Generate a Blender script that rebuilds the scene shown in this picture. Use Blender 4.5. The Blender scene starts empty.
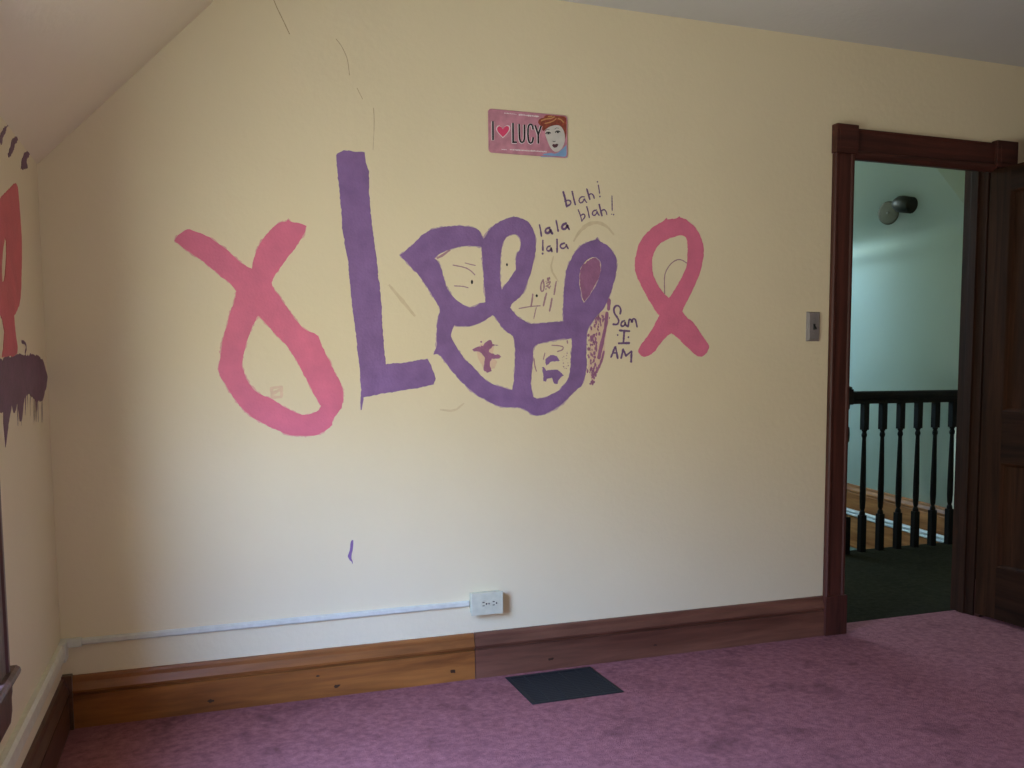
import bpy, bmesh, math, random
from mathutils import Vector, Matrix
SC = bpy.context.scene
COL = SC.collection

# ------------------------------------------------------------------ camera, world, light, exposure
F, YAW, PITCH, ROLL = 890.4964, 0.338058, 0.0825683, 0.0068228
CAM = Vector((0.438591, -3.09461, 1.115648))
OFFY = 65.4839                       # principal point sits below the frame's centre


def cam_axes():
    cy, sy = math.cos(YAW), math.sin(YAW)
    cp, sp = math.cos(PITCH), math.sin(PITCH)
    cr, sr = math.cos(ROLL), math.sin(ROLL)
    fwd = Vector((sy * cp, cy * cp, -sp))
    right = Vector((cy, -sy, 0))
    down = fwd.cross(right)
    return right * cr + down * sr, -right * sr + down * cr, fwd


AX_R, AX_D, AX_F = cam_axes()
cam = bpy.data.cameras.new('camera')
cam.sensor_width = 36
cam.lens = F / 1024 * 36
cam.shift_y = OFFY / 1024
cam.clip_start = 0.01
camo = bpy.data.objects.new('camera', cam)
COL.objects.link(camo)
m = Matrix((AX_R, -AX_D, -AX_F)).transposed().to_4x4()
m.translation = CAM
camo.matrix_world = m
SC.camera = camo

world = bpy.data.worlds.new('world')
SC.world = world
world.use_nodes = True
# blue sky above the neighbours' roofs and trees (10 degrees and more up), sunlit surroundings below
wnt = world.node_tree
tcw = wnt.nodes.new('ShaderNodeTexCoord')
sep = wnt.nodes.new('ShaderNodeSeparateXYZ')
wnt.links.new(tcw.outputs['Generated'], sep.inputs[0])
wr_ = wnt.nodes.new('ShaderNodeValToRGB')
els = wr_.color_ramp.elements
els[0].position, els[0].color = 0.565, (0.52, 0.555, 0.495, 1)
els[1].position, els[1].color = 0.68, (0.66, 1.08, 2.10, 1)
ad = wnt.nodes.new('ShaderNodeMath')
ad.operation = 'MULTIPLY_ADD'
ad.inputs[1].default_value = 0.5
ad.inputs[2].default_value = 0.5
wnt.links.new(sep.outputs['Z'], ad.inputs[0])
wnt.links.new(ad.outputs[0], wr_.inputs[0])
wnt.links.new(wr_.outputs[0], wnt.nodes['Background'].inputs[0])
wnt.nodes['Background'].inputs[1].default_value = 34.0

SC.view_settings.view_transform = 'Standard'
SC.view_settings.look = 'None'
SC.view_settings.gamma = 1
SC.view_settings.use_curve_mapping = False
SC.view_settings.exposure = 0.0


def area(name, loc, target, sx, sy, power, color):
    l = bpy.data.lights.new(name, 'AREA')
    l.shape = 'RECTANGLE'
    l.size, l.size_y = sx, sy
    l.energy = power
    l.color = color
    o = bpy.data.objects.new(name, l)
    COL.objects.link(o)
    o.location = loc
    d = Vector(target) - Vector(loc)
    o.rotation_euler = d.to_track_quat('-Z', 'Y').to_euler()
    return o


def portal(name, loc, target, sx, sy):
    o = area(name, loc, target, sx, sy, 1, (1, 1, 1))
    o.data.cycles.is_portal = True
    return o


# the daylight comes from the world's sky through the window openings
portal('window_daylight', (-0.14, -1.46, 1.015), (1, -1.46, 1.015), 0.92, 1.09)
portal('stair_window_daylight', (3.15, 4.39, 2.89), (3.15, 2.0, 2.89), 2.1, 0.98)
# added upward fill light behind the camera; no window is built there
area('rear_fill_light', (2.5, -4.5, 0.9), (1.3, -3.3, 3.4), 1.0, 1.2, 42, (1.0, 0.97, 0.88))


# ------------------------------------------------------------------ pixel -> place helpers
def ray(px, py):
    return AX_R * ((px - 512) / F) + AX_D * ((py - 384 - OFFY) / F) + AX_F


def hit(px, py, axis, val):
    d = ray(px, py)
    return CAM + d * ((val - CAM[axis]) / d[axis])


def on_back(px, py):                 # -> (x, z) on the back wall, y = 0
    p = hit(px, py, 1, 0.0)
    return (p.x, p.z)


def on_left(px, py):                 # -> (y, z) on the left wall, x = 0
    p = hit(px, py, 0, 0.0)
    return (p.y, p.z)


# ------------------------------------------------------------------ materials
def new_mat(name):
    mt = bpy.data.materials.new(name)
    mt.use_nodes = True
    nt = mt.node_tree
    b = nt.nodes['Principled BSDF']
    return mt, nt, b


def srgb(r, g, b):
    f = lambda c: (c / 255 / 12.92) if c / 255 <= 0.04045 else ((c / 255 + 0.055) / 1.055) ** 2.4
    return (f(r), f(g), f(b), 1)


def coords(nt, scale=(1, 1, 1)):
    tc = nt.nodes.new('ShaderNodeTexCoord')
    mp = nt.nodes.new('ShaderNodeMapping')
    mp.inputs['Scale'].default_value = scale
    nt.links.new(tc.outputs['Object'], mp.inputs[0])
    return mp.outputs[0]


def noise(nt, vec, scale, detail=4, rough=0.55, dist=0.0):
    n = nt.nodes.new('ShaderNodeTexNoise')
    n.inputs['Scale'].default_value = scale
    n.inputs['Detail'].default_value = detail
    n.inputs['Roughness'].default_value = rough
    n.inputs['Distortion'].default_value = dist
    nt.links.new(vec, n.inputs['Vector'])
    return n.outputs[0]


def ramp(nt, fac, stops):
    r = nt.nodes.new('ShaderNodeValToRGB')
    e = r.color_ramp.elements
    while len(e) < len(stops):
        e.new(0.5)
    for el, (p, c) in zip(e, stops):
        el.position = p
        el.color = c
    nt.links.new(fac, r.inputs[0])
    return r.outputs[0]


def bump(nt, b, h, strength, dist=0.01):
    n = nt.nodes.new('ShaderNodeBump')
    n.inputs['Strength'].default_value = strength
    n.inputs['Distance'].default_value = dist
    nt.links.new(h, n.inputs['Height'])
    nt.links.new(n.outputs[0], b.inputs['Normal'])


def mix(nt, fac, a, c):
    n = nt.nodes.new('ShaderNodeMix')
    n.data_type = 'RGBA'
    if isinstance(fac, float):
        n.inputs[0].default_value = fac
    else:
        nt.links.new(fac, n.inputs[0])
    for i, s in ((6, a), (7, c)):
        if isinstance(s, tuple):
            n.inputs[i].default_value = s
        else:
            nt.links.new(s, n.inputs[i])
    return n.outputs[2]


def scale_col(c, k):
    return (min(1, c[0] * k), min(1, c[1] * k), min(1, c[2] * k), 1)


def paint(name, c, rough=0.55, var=0.06, nscale=3.0, bstr=0.06, bscale=60, spec=0.5):
    mt, nt, b = new_mat(name)
    v = coords(nt)
    n = noise(nt, v, nscale, 5)
    col = ramp(nt, n, [(0.3, scale_col(c, 1 - var)), (0.7, scale_col(c, 1 + var))])
    nt.links.new(col, b.inputs['Base Color'])
    b.inputs['Roughness'].default_value = rough
    b.inputs['Specular IOR Level'].default_value = spec
    if bstr:
        bump(nt, b, noise(nt, v, bscale, 3), bstr, 0.01)
    return mt


def wood(name, dark, light, axis, rough=0.35, grain=26, stretch=0.06, knots=False, coat=0.2, spec=0.5):
    mt, nt, b = new_mat(name)
    sc = [1, 1, 1]
    sc[axis] = stretch
    v = coords(nt, tuple(sc))
    n1 = noise(nt, v, grain, 6, 0.6, 0.8)
    n2 = noise(nt, v, grain * 5, 3, 0.5)
    c1 = ramp(nt, n1, [(0.32, dark), (0.68, light)])
    c2 = ramp(nt, n2, [(0.35, (0.72, 0.72, 0.72, 1)), (0.65, (1, 1, 1, 1))])
    mu = nt.nodes.new('ShaderNodeMix')
    mu.data_type = 'RGBA'
    mu.blend_type = 'MULTIPLY'
    mu.inputs[0].default_value = 0.7
    nt.links.new(c1, mu.inputs[6])
    nt.links.new(c2, mu.inputs[7])
    out = mu.outputs[2]
    if knots:
        sck = [3.0, 3.0, 6.5]
        vk = coords(nt, tuple(sck))
        vo = nt.nodes.new('ShaderNodeTexVoronoi')
        vo.inputs['Scale'].default_value = 1.0
        nt.links.new(vk, vo.inputs['Vector'])
        kr = ramp(nt, vo.outputs['Distance'], [(0.05, (1, 1, 1, 1)), (0.13, (0, 0, 0, 1))])
        out = mix(nt, kr, out, scale_col(dark, 0.35))
    nt.links.new(out, b.inputs['Base Color'])
    b.inputs['Roughness'].default_value = rough
    b.inputs['Specular IOR Level'].default_value = spec
    b.inputs['Coat Weight'].default_value = coat
    b.inputs['Coat Roughness'].default_value = 0.25
    bump(nt, b, n2, 0.12, 0.004)
    return mt


def plain(name, c, rough=0.5, metal=0.0, spec=0.5):
    mt, nt, b = new_mat(name)
    v = coords(nt)
    n = noise(nt, v, 40, 3)
    nt.links.new(ramp(nt, n, [(0.3, scale_col(c, 0.93)), (0.7, scale_col(c, 1.06))]), b.inputs['Base Color'])
    b.inputs['Roughness'].default_value = rough
    b.inputs['Metallic'].default_value = metal
    b.inputs['Specular IOR Level'].default_value = spec
    return mt


M = {}
M['wall'] = paint('cream_wall_paint', srgb(228, 214, 180), 0.5, 0.03, 1.6, 0.10, 45)
M['wall_dark'] = paint('low_bounce_wall_paint', srgb(112, 96, 98), 0.6, 0.03, 1.6, 0.10, 45)  # dark tone made up for the two unseen walls to cut bounced light
M['slope'] = paint('sloped_ceiling_paint', srgb(236, 226, 200), 0.6, 0.03, 1.6, 0.10, 40)
M['ceiling'] = paint('white_ceiling_paint', srgb(205, 205, 200), 0.8, 0.03, 2, 0.15, 50)
M['hallwall'] = paint('pale_green_hall_paint', srgb(200, 216, 211), 0.20, 0.02, 2, 0.02, 20)
M['hallcream'] = paint('hall_cream_paint', srgb(205, 196, 176), 0.6, 0.03, 2)
M['wood_base'] = wood('varnished_pine', srgb(112, 62, 26), srgb(170, 106, 50), 0, 0.4, 13, 0.09, False, 0.15, 0.4)
M['wood_base_red'] = wood('weathered_red_pine', srgb(92, 54, 40), srgb(132, 86, 66), 0, 0.42, 13, 0.09, False, 0.15, 0.4)
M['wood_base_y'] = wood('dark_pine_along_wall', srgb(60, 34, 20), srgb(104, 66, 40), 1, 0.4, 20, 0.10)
M['wood_casing_z'] = wood('dark_red_casing_wood', srgb(54, 29, 23), srgb(90, 48, 38), 2, 0.5, 24, 0.06, coat=0.0, spec=0.3)
M['wood_casing_x'] = wood('dark_red_header_wood', srgb(54, 29, 23), srgb(90, 48, 38), 0, 0.5, 24, 0.06, coat=0.0, spec=0.3)
M['wood_jamb'] = wood('dark_jamb_wood', srgb(38, 23, 16), srgb(62, 38, 27), 2, 0.6, 24, 0.06, coat=0.0, spec=0.1)
M['wood_window'] = wood('window_trim_wood', srgb(66, 42, 40), srgb(110, 78, 72), 2, 0.4, 24, 0.06)
M['wood_door_z'] = wood('dark_door_wood_upright', srgb(40, 24, 15), srgb(68, 41, 26), 2, 0.6, 22, 0.06, coat=0.0, spec=0.06)
M['wood_door_y'] = wood('dark_door_wood_rail', srgb(34, 20, 13), srgb(58, 35, 22), 1, 0.6, 22, 0.06, coat=0.0, spec=0.06)
M['wood_rail'] = wood('near_black_stained_wood', srgb(14, 9, 7), srgb(28, 17, 12), 2, 0.6, 24, 0.08, coat=0.0, spec=0.15)
M['wood_skirt'] = wood('golden_brown_skirt_wood', srgb(128, 74, 38), srgb(188, 126, 76), 1, 0.45, 16, 0.10, False, 0.0, 0.3)
M['knot'] = plain('dark_pine_knot', srgb(58, 32, 18), 0.4)
M['fringe_pink'] = plain('thin_pink_paint_edge', srgb(222, 172, 164), 0.6)
M['fringe_purple'] = plain('thin_lavender_paint_edge', srgb(190, 166, 174), 0.6)
M['white_paint'] = plain('white_gloss_paint', srgb(222, 226, 228), 0.3)
M['plastic'] = plain('pale_plastic', srgb(204, 202, 178), 0.3)
M['slot'] = plain('dark_slot', srgb(30, 30, 32), 0.7)
M['conduit'] = plain('white_raceway_plastic', srgb(212, 212, 198), 0.3)
M['conduit_dull'] = plain('cream_painted_raceway', srgb(216, 212, 190), 0.4)
M['steel'] = plain('brushed_steel_plate', srgb(142, 136, 134), 0.4, 0.3)
M['steel_box'] = plain('galvanised_box', srgb(150, 152, 156), 0.45, 0.6)
M['black_metal'] = plain('black_register_metal', srgb(20, 22, 24), 0.7)
M['brass'] = plain('tarnished_brass', srgb(70, 67, 52), 0.6, 0.3)
M['dark_brass'] = plain('dark_bronze', srgb(34, 32, 26), 0.5, 0.3)
M['purple'] = paint('purple_craft_paint', srgb(134, 101, 154), 0.5, 0.16, 14, 0.2, 120)
M['purple_dark'] = paint('dark_plum_paint', srgb(104, 66, 92), 0.55, 0.16, 20, 0.2, 120)
M['pink'] = paint('pink_craft_paint', srgb(220, 114, 144), 0.5, 0.09, 12, 0.15, 120)
M['pink_red'] = paint('rose_red_paint', srgb(206, 84, 98), 0.5, 0.09, 12, 0.15, 120)
M['plum'] = paint('plum_pink_paint', srgb(156, 102, 138), 0.5, 0.14, 30, 0.2, 120)
M['ink'] = plain('purple_marker', srgb(112, 82, 126), 0.6)
M['ink_pink'] = plain('mauve_marker', srgb(172, 134, 142), 0.6)
M['smear'] = plain('faint_paint_smear', srgb(214, 196, 160), 0.6)
M['smear_pink'] = plain('faint_pink_smear', srgb(222, 194, 166), 0.6)
M['crack'] = plain('hairline_crack_shade', srgb(178, 154, 114), 0.8)
M['p_pink'] = paint('printed_pink', srgb(194, 132, 150), 0.35, 0.20, 26, 0, 1)
M['p_black'] = plain('printed_black', srgb(36, 30, 36), 0.4)
M['p_red'] = plain('printed_heart_red', srgb(222, 70, 112), 0.35)
M['p_white'] = plain('printed_white', srgb(232, 222, 226), 0.4)
M['p_skin'] = plain('printed_pale_face', srgb(206, 200, 194), 0.4)
M['p_hair'] = paint('printed_auburn', srgb(140, 64, 46), 0.4, 0.45, 120, 0, 1)
M['p_hairlight'] = plain('printed_copper', srgb(196, 140, 92), 0.4)
M['p_blue'] = plain('printed_blue', srgb(128, 164, 206), 0.4)
M['p_lip'] = plain('printed_dark_lips', srgb(84, 44, 54), 0.4)
M['p_grey'] = plain('printed_grey', srgb(110, 104, 108), 0.4)


def carpet(name, c, stain):
    mt, nt, b = new_mat(name)
    v = coords(nt)
    fine = noise(nt, v, 260, 2, 0.7)
    mid = noise(nt, v, 34, 4, 0.7)
    big = noise(nt, v, 4.5, 6, 0.7)
    c1 = ramp(nt, mid, [(0.3, scale_col(c, 0.66)), (0.7, scale_col(c, 1.20))])
    f = ramp(nt, fine, [(0.3, (0.72, 0.72, 0.72, 1)), (0.7, (1, 1, 1, 1))])
    mu = nt.nodes.new('ShaderNodeMix')
    mu.data_type = 'RGBA'
    mu.blend_type = 'MULTIPLY'
    mu.inputs[0].default_value = 0.8
    nt.links.new(c1, mu.inputs[6])
    nt.links.new(f, mu.inputs[7])
    st = ramp(nt, big, [(0.52, (0, 0, 0, 1)), (0.74, (0.65, 0.65, 0.65, 1))])
    out = mix(nt, st, mu.outputs[2], stain)
    nt.links.new(out, b.inputs['Base Color'])
    b.inputs['Roughness'].default_value = 0.95
    b.inputs['Specular IOR Level'].default_value = 0.0
    b.inputs['Sheen Weight'].default_value = 0.0
    bump(nt, b, fine, 0.6, 0.01)
    return mt


M['carpet'] = carpet('mauve_pink_carpet', srgb(168, 110, 112), srgb(88, 57, 57))
M['hallcarpet'] = carpet('olive_hall_carpet', srgb(56, 52, 41), srgb(40, 37, 29))


def glass_mat(name, tint):
    mt, nt, b = new_mat(name)
    tr = nt.nodes.new('ShaderNodeBsdfTransparent')
    tr.inputs[0].default_value = tint
    gl = nt.nodes.new('ShaderNodeBsdfGlossy')
    gl.inputs['Roughness'].default_value = 0.02
    mx = nt.nodes.new('ShaderNodeMixShader')
    mx.inputs[0].default_value = 0.06
    nt.links.new(tr.outputs[0], mx.inputs[1])
    nt.links.new(gl.outputs[0], mx.inputs[2])
    nt.links.new(mx.outputs[0], nt.nodes['Material Output'].inputs[0])
    return mt


M['glass'] = glass_mat('window_glass', (1, 1, 1, 1))
M['filter_glass'] = glass_mat('light_filter_glass', (0.82, 0.81, 0.68, 1))  # tint added to dim and colour the daylight entering the stairwell


# ------------------------------------------------------------------ object helpers
def obj(name, bm, mat, parent=None, smooth=False, label=None, origin=None):
    """links a bmesh (built in place) as one mesh object; its origin goes to `origin` or its parent's base"""
    if parent is not None:
        off = Vector(parent['_base'])
        p = parent.parent
    elif origin is not None:
        off = Vector(origin)
    else:
        off = Vector((0, 0, 0))
    bmesh.ops.recalc_face_normals(bm, faces=bm.faces)
    bmesh.ops.translate(bm, verts=bm.verts, vec=-off)
    me = bpy.data.meshes.new(name)
    bm.to_mesh(me)
    bm.free()
    me.materials.append(mat)
    if smooth:
        for f in me.polygons:
            f.use_smooth = True
    o = bpy.data.objects.new(name, me)
    COL.objects.link(o)
    if parent is not None:
        o.parent = parent
    else:
        o.location = off
    o['_base'] = tuple(off)
    if label:
        o['label'] = label
    return o


def thing(name, label, cat, base, group=None):
    o = bpy.data.objects.new(name, None)
    COL.objects.link(o)
    o.empty_display_size = 0.1
    o.location = base
    o['_base'] = tuple(base)
    return tag(o, label, cat, group)


def tag(o, label, cat, group=None):
    o['label'] = label
    o['category'] = cat
    if group:
        o['group'] = group
    return o


def struct(o, label=None, cat=None):
    o['kind'] = 'structure'
    if label:
        o['label'] = label
    if cat:
        o['category'] = cat
    return o


def struct_root(name, base, label=None, cat=None):
    o = bpy.data.objects.new(name, None)
    COL.objects.link(o)
    o.location = base
    o['_base'] = tuple(base)
    return struct(o, label, cat)


def BM():
    return bmesh.new()


def box(bm, x0, x1, y0, y1, z0, z1, bev=0.0):
    r = bmesh.ops.create_cube(bm, size=1)
    vs = r['verts']
    for v in vs:
        v.co = Vector(((x0 + x1) / 2 + v.co.x * (x1 - x0), (y0 + y1) / 2 + v.co.y * (y1 - y0), (z0 + z1) / 2 + v.co.z * (z1 - z0)))
    if bev:
        es = list({e for v in vs for e in v.link_edges})
        bmesh.ops.bevel(bm, geom=es, offset=bev, segments=2, affect='EDGES', profile=0.6)
    return bm


def prism(bm, pts, fn0, fn1):
    """closed polygon pts (2D); fn0/fn1 map a 2D point to the two end 3D points"""
    a = [bm.verts.new(fn0(p)) for p in pts]
    b = [bm.verts.new(fn1(p)) for p in pts]
    n = len(pts)
    bm.faces.new(a)
    bm.faces.new(list(reversed(b)))
    for i in range(n):
        bm.faces.new((a[i], b[i], b[(i + 1) % n], a[(i + 1) % n]))
    return bm


def lathe(bm, prof, c, axis='z', n=20, ax_vecs=None):
    """prof: list of (r, h); revolve about axis through c"""
    if ax_vecs is None:
        ax_vecs = {'z': (Vector((1, 0, 0)), Vector((0, 1, 0)), Vector((0, 0, 1))),
                   'y': (Vector((1, 0, 0)), Vector((0, 0, 1)), Vector((0, 1, 0))),
                   'x': (Vector((0, 1, 0)), Vector((0, 0, 1)), Vector((1, 0, 0)))}[axis]
    u, v, w = ax_vecs
    c = Vector(c)
    rings = []
    for r, h in prof:
        rings.append([bm.verts.new(c + w * h + (u * math.cos(2 * math.pi * i / n) + v * math.sin(2 * math.pi * i / n)) * max(r, 1e-4)) for i in range(n)])
    for a, b in zip(rings, rings[1:]):
        for i in range(n):
            bm.faces.new((a[i], a[(i + 1) % n], b[(i + 1) % n], b[i]))
    bm.faces.new(list(reversed(rings[0])))
    bm.faces.new(rings[-1])
    return bm


def tube(bm, pts, r, n=12):
    """round tube along 3D points"""
    pts = [Vector(p) for p in pts]
    rings = []
    prev = None
    for i, p in enumerate(pts):
        t = ((pts[min(i + 1, len(pts) - 1)] - p).normalized() + (p - pts[max(i - 1, 0)]).normalized()).normalized()
        ref = Vector((0, 0, 1)) if abs(t.z) < 0.9 else Vector((1, 0, 0))
        u = t.cross(ref).normalized()
        if prev and u.dot(prev) < 0:
            u = -u
        prev = u
        w = t.cross(u)
        rings.append([bm.verts.new(p + (u * math.cos(2 * math.pi * k / n) + w * math.sin(2 * math.pi * k / n)) * r) for k in range(n)])
    for a, b in zip(rings, rings[1:]):
        for k in range(n):
            bm.faces.new((a[k], a[(k + 1) % n], b[(k + 1) % n], b[k]))
    bm.faces.new(rings[0])
    bm.faces.new(rings[-1])
    return bm


# ------------------------------------------------------------------ painted shapes on a wall
def chaikin(pts, it=1, sharp=True):
    """rounds a traced outline, leaving its sharp corners alone"""
    for _ in range(it):
        out = []
        n = len(pts)
        for i in range(n):
            a, b, c = Vector(pts[i - 1]), Vector(pts[i]), Vector(pts[(i + 1) % n])
            u, w = b - a, c - b
            if sharp and u.length > 1e-9 and w.length > 1e-9 and u.angle(w) > math.radians(58):
                out.append(pts[i])
            else:
                out.append(tuple(b.lerp(a, .25)))
                out.append(tuple(b.lerp(c, .25)))
        pts = out
    return pts


def rough_loop(pts, step, amp, rng):
    """resample a closed loop and give it a ragged brushed edge"""
    out = []
    drift = 0.0
    for i in range(len(pts)):
        a, b = Vector(pts[i]), Vector(pts[(i + 1) % len(pts)])
        L = (b - a).length
        if L < 1e-6:
            continue
        n = max(1, int(L / step))
        nrm = Vector((-(b - a).y, (b - a).x)).normalized()
        for k in range(n):
            drift = drift * 0.6 + rng.gauss(0, amp * 0.7)
            out.append(a.lerp(b, k / n) + nrm * max(-2.2 * amp, min(2.2 * amp, drift)))
    return [(p.x, p.y) for p in out]


def place_back(u, v, d):
    return Vector((u, -d, v))


def place_left(u, v, d):
    return Vector((d, u, v))


def fill_loops(bm, loops, place, d0, d1):
    edges = []
    for lp in loops:
        vs = [bm.verts.new(place(u, v, d1)) for u, v in lp]
        for i in range(len(vs)):
            edges.append(bm.edges.new((vs[i], vs[(i + 1) % len(vs)])))
    r = bmesh.ops.triangle_fill(bm, use_beauty=True, use_dissolve=False, edges=edges)
    top = [g for g in r['geom'] if isinstance(g, bmesh.types.BMFace)]
    # thin wall of paint round the edge
    for lp_e in edges:
        a, b = lp_e.verts
        def low(v):
            p = v.co.copy()
            if place is place_back:
                p.y = -d0
            else:
                p.x = d0
            return p
        va, vb = bm.verts.new(low(a)), bm.verts.new(low(b))
        bm.faces.new((a, b, vb, va))
    return bm


def px_loops(loops, origin, scale, conv, smooth=1, step=0.006, amp=0.0012, seed=1):
    rng = random.Random(seed)
    out = []
    for lp in loops:
        pts = [conv(origin[0] + x / scale, origin[1] + y / scale) for x, y in lp]
        if smooth:
            pts = chaikin(pts, smooth)
        out.append(rough_loop(pts, step, amp, rng) if amp else pts)
    return out


def painted(bm, loops, origin, scale, conv=on_back, place=place_back, d0=0.0002, d1=0.0012, **k):
    return fill_loops(bm, px_loops(loops, origin, scale, conv, **k), place, d0, d1)


def fringe(bm, loops, o, s, seed, grow=0.0016, amp=0.0022):
    """ragged thin coat that peeks out round a painted shape (outer loop first, then holes)"""
    rng = random.Random(seed)
    out = []
    for k, lp in enumerate(loops):
        pts = chaikin([on_back(o[0] + x / s, o[1] + y / s) for x, y in lp], 1)
        area_ = sum(a[0] * b[1] - b[0] * a[1] for a, b in zip(pts, pts[1:] + pts[:1]))
        sg = (1 if area_ > 0 else -1) * (1 if k == 0 else -1)
        n = len(pts)
        q = []
        for i in range(n):
            t = (Vector(pts[(i + 1) % n]) - Vector(pts[i - 1])).normalized()
            q.append(tuple(Vector(pts[i]) + Vector((t.y, -t.x)) * sg * grow))
        out.append(rough_loop(q, 0.005, amp, rng))
    fill_loops(bm, out, place_back, 0.0001, 0.0004)


_lift = [0]


def stroke(bm, pts, w, place, d, rng=None, taper=False):
    """brush or pen stroke with round ends along 2D points (metres on the wall)"""
    P = [Vector(p) for p in pts]
    # smooth + resample
    if len(P) > 2:
        Q = [P[0]]
        for i in range(1, len(P) - 1):
            Q += [P[i].lerp(P[i - 1], .25), P[i].lerp(P[i + 1], .25)]
        P = Q + [P[-1]]
    R = []
    for a, b in zip(P, P[1:]):
        n = max(1, int((b - a).length / (w * 0.6)))
        R += [a.lerp(b, k / n) for k in range(n)]
    R.append(P[-1])
    _lift[0] = (_lift[0] + 1) % 12
    d = d + _lift[0] * 0.00003
    L, Rt = [], []
    N = len(R)
    for i, p in enumerate(R):
        t = (R[min(i + 1, N - 1)] - R[max(i - 1, 0)])
        t = t.normalized() if t.length > 1e-9 else Vector((1, 0))
        nrm = Vector((-t.y, t.x))
        ww = w / 2 * (1 + (rng.uniform(-.22, .22) if rng else 0))
        if taper:
            ww *= 0.45 + 0.55 * math.sin(math.pi * (i + 0.6) / (N + 0.2))
        L.append(p + nrm * ww)
        Rt.append(p - nrm * ww)
    t0 = (R[1] - R[0]).normalized() if N > 1 else Vector((1, 0))
    t1 = (R[-1] - R[-2]).normalized() if N > 1 else Vector((1, 0))
    outline = L + [R[-1] + t1 * w * .42 + Vector((-t1.y, t1.x)) * w * .25, R[-1] + t1 * w * .42 - Vector((-t1.y, t1.x)) * w * .25] + Rt[::-1] + \
        [R[0] - t0 * w * .42 - Vector((-t0.y, t0.x)) * w * .25, R[0] - t0 * w * .42 + Vector((-t0.y, t0.x)) * w * .25]
    # strip faces
    lv = [bm.verts.new(place(p.x, p.y, d)) for p in L]
    rv = [bm.verts.new(place(p.x, p.y, d)) for p in Rt]
    for i in range(N - 1):
        bm.faces.new((lv[i], lv[i + 1], rv[i + 1], rv[i]))
    e = [bm.verts.new(place(p.x, p.y, d)) for p in outline[N:N + 2]]
    bm.faces.new((lv[-1], e[0], e[1], rv[-1]))
    e = [bm.verts.new(place(p.x, p.y, d)) for p in outline[-2:]]
    bm.faces.new((rv[0], e[0], e[1], lv[0]))
    return bm


def px_stroke(bm, pts, w, origin, scale, conv=on_back, place=place_back, d=0.0010, rng=None, taper=False):
    stroke(bm, [conv(origin[0] + x / scale, origin[1] + y / scale) for x, y in pts], w, place, d, rng, taper)


def dot(bm, p, r, place, d, n=9, sq=1.0, rng=None):
    _lift[0] = (_lift[0] + 1) % 12
    d = d + _lift[0] * 0.00003
    vs = []
    for i in range(n):
        a = 2 * math.pi * i / n
        k = r * (1 + (rng.uniform(-.35, .35) if rng else 0))
        vs.append(bm.verts.new(place(p[0] + math.cos(a) * k, p[1] + math.sin(a) * k * sq, d)))
    bm.faces.new(vs)


def px_dot(bm, p, r, origin, scale, conv=on_back, place=place_back, d=0.0010, sq=1.0, rng=None):
    dot(bm, conv(origin[0] + p[0] / scale, origin[1] + p[1] / scale), r, place, d, 9, sq, rng)


# ================================================================== THE ROOM
KNEE, SLOPE, H = 1.767, 1.034, 2.468
XS = (H - KNEE) / SLOPE
XR, YF = 4.75, -4.6
WT = 0.13                                       # wall thickness
DX0, DX1, DZ = 3.012, 3.788, 2.075              # rough opening of the door

# back wall, with the sloped corner and the door opening
bm = BM()
pts = [(0, -0.02), (DX0, -0.02), (DX0, DZ), (DX1, DZ), (DX1, -0.02), (5.3, -0.02), (5.3, 2.70), (XS, 2.70), (XS, H), (0, KNEE)]
prism(bm, pts, lambda p: (p[0], 0, p[1]), lambda p: (p[0], WT, p[1]))
wall_back = struct(obj('wall_back', bm, M['wall']))

# hairline plaster cracks belong to the wall
bm = BM()
rng = random.Random(3)
for pl, w in (([(273, -2), (277, 8), (282, 18), (289.5, 34)], 0.0028), ([(336, 39), (341, 45), (346, 55), (348, 62), (349.5, 75)], 0.0022),
              ([(357, 88), (362.5, 99)], 0.0018), ([(373.5, 108), (374.2, 118), (374, 131)], 0.0020), ([(374, 131), (373, 150)], 0.0012)):
    px_stroke(bm, pl, w, (0, 0), 1, d=0.0003, rng=rng)
obj('crack', bm, M['crack'], wall_back, label='thin brown hairline cracks in the plaster')

# left wall (knee wall) with its window opening
WY0, WY1, WZ0, WZ1 = -1.92, -1.0, 0.47, 1.56
bm = BM()
box(bm, -0.15, 0, YF, WY0, -0.02, KNEE)
box(bm, -0.15, 0, WY1, 0, -0.02, KNEE)
box(bm, -0.15, 0, WY0, WY1, -0.02, WZ0)
box(bm, -0.15, 0, WY0, WY1, WZ1, KNEE)
wall_left = struct(obj('wall_left', bm, M['wall']))

# wall behind the camera and right wall
bm = BM()
prism(bm, [(0, -0.02), (XR, -0.02), (XR, H), (XS, H), (0, KNEE)], lambda p: (p[0], YF, p[1]), lambda p: (p[0], YF - WT, p[1]))
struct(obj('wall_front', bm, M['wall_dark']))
bm = BM()
box(bm, XR, XR + WT, YF, WT, -0.02, H)
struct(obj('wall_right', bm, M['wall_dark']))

# floor, ceilings
bm = BM()
box(bm, -0.15, XR + WT, YF - WT, 0.105, -0.10, 0.0)
struct(obj('floor', bm, M['carpet']))
bm = BM()
box(bm, XS, XR, YF, 0, H, H + 0.08)
struct(obj('ceiling', bm, M['ceiling']))
bm = BM()
prism(bm, [(0, KNEE), (XS, H), (XS, H + 0.08), (-0.15, KNEE + 0.08), (-0.15, KNEE)], lambda p: (p[0], YF, p[1]), lambda p: (p[0], 0, p[1]))
struct(obj('ceiling_slope', bm, M['slope']))

# baseboards: moulded board profile (depth, height)
PROF = [(0, 0), (0.019, 0), (0.019, 0.106), (0.009, 0.108), (0.009, 0.114), (0.020, 0.1165), (0.022, 0.124), (0.017, 0.136), (0.0115, 0.148), (0.0105, 0.160), (0.008, 0.168), (0, 0.170)]


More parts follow.
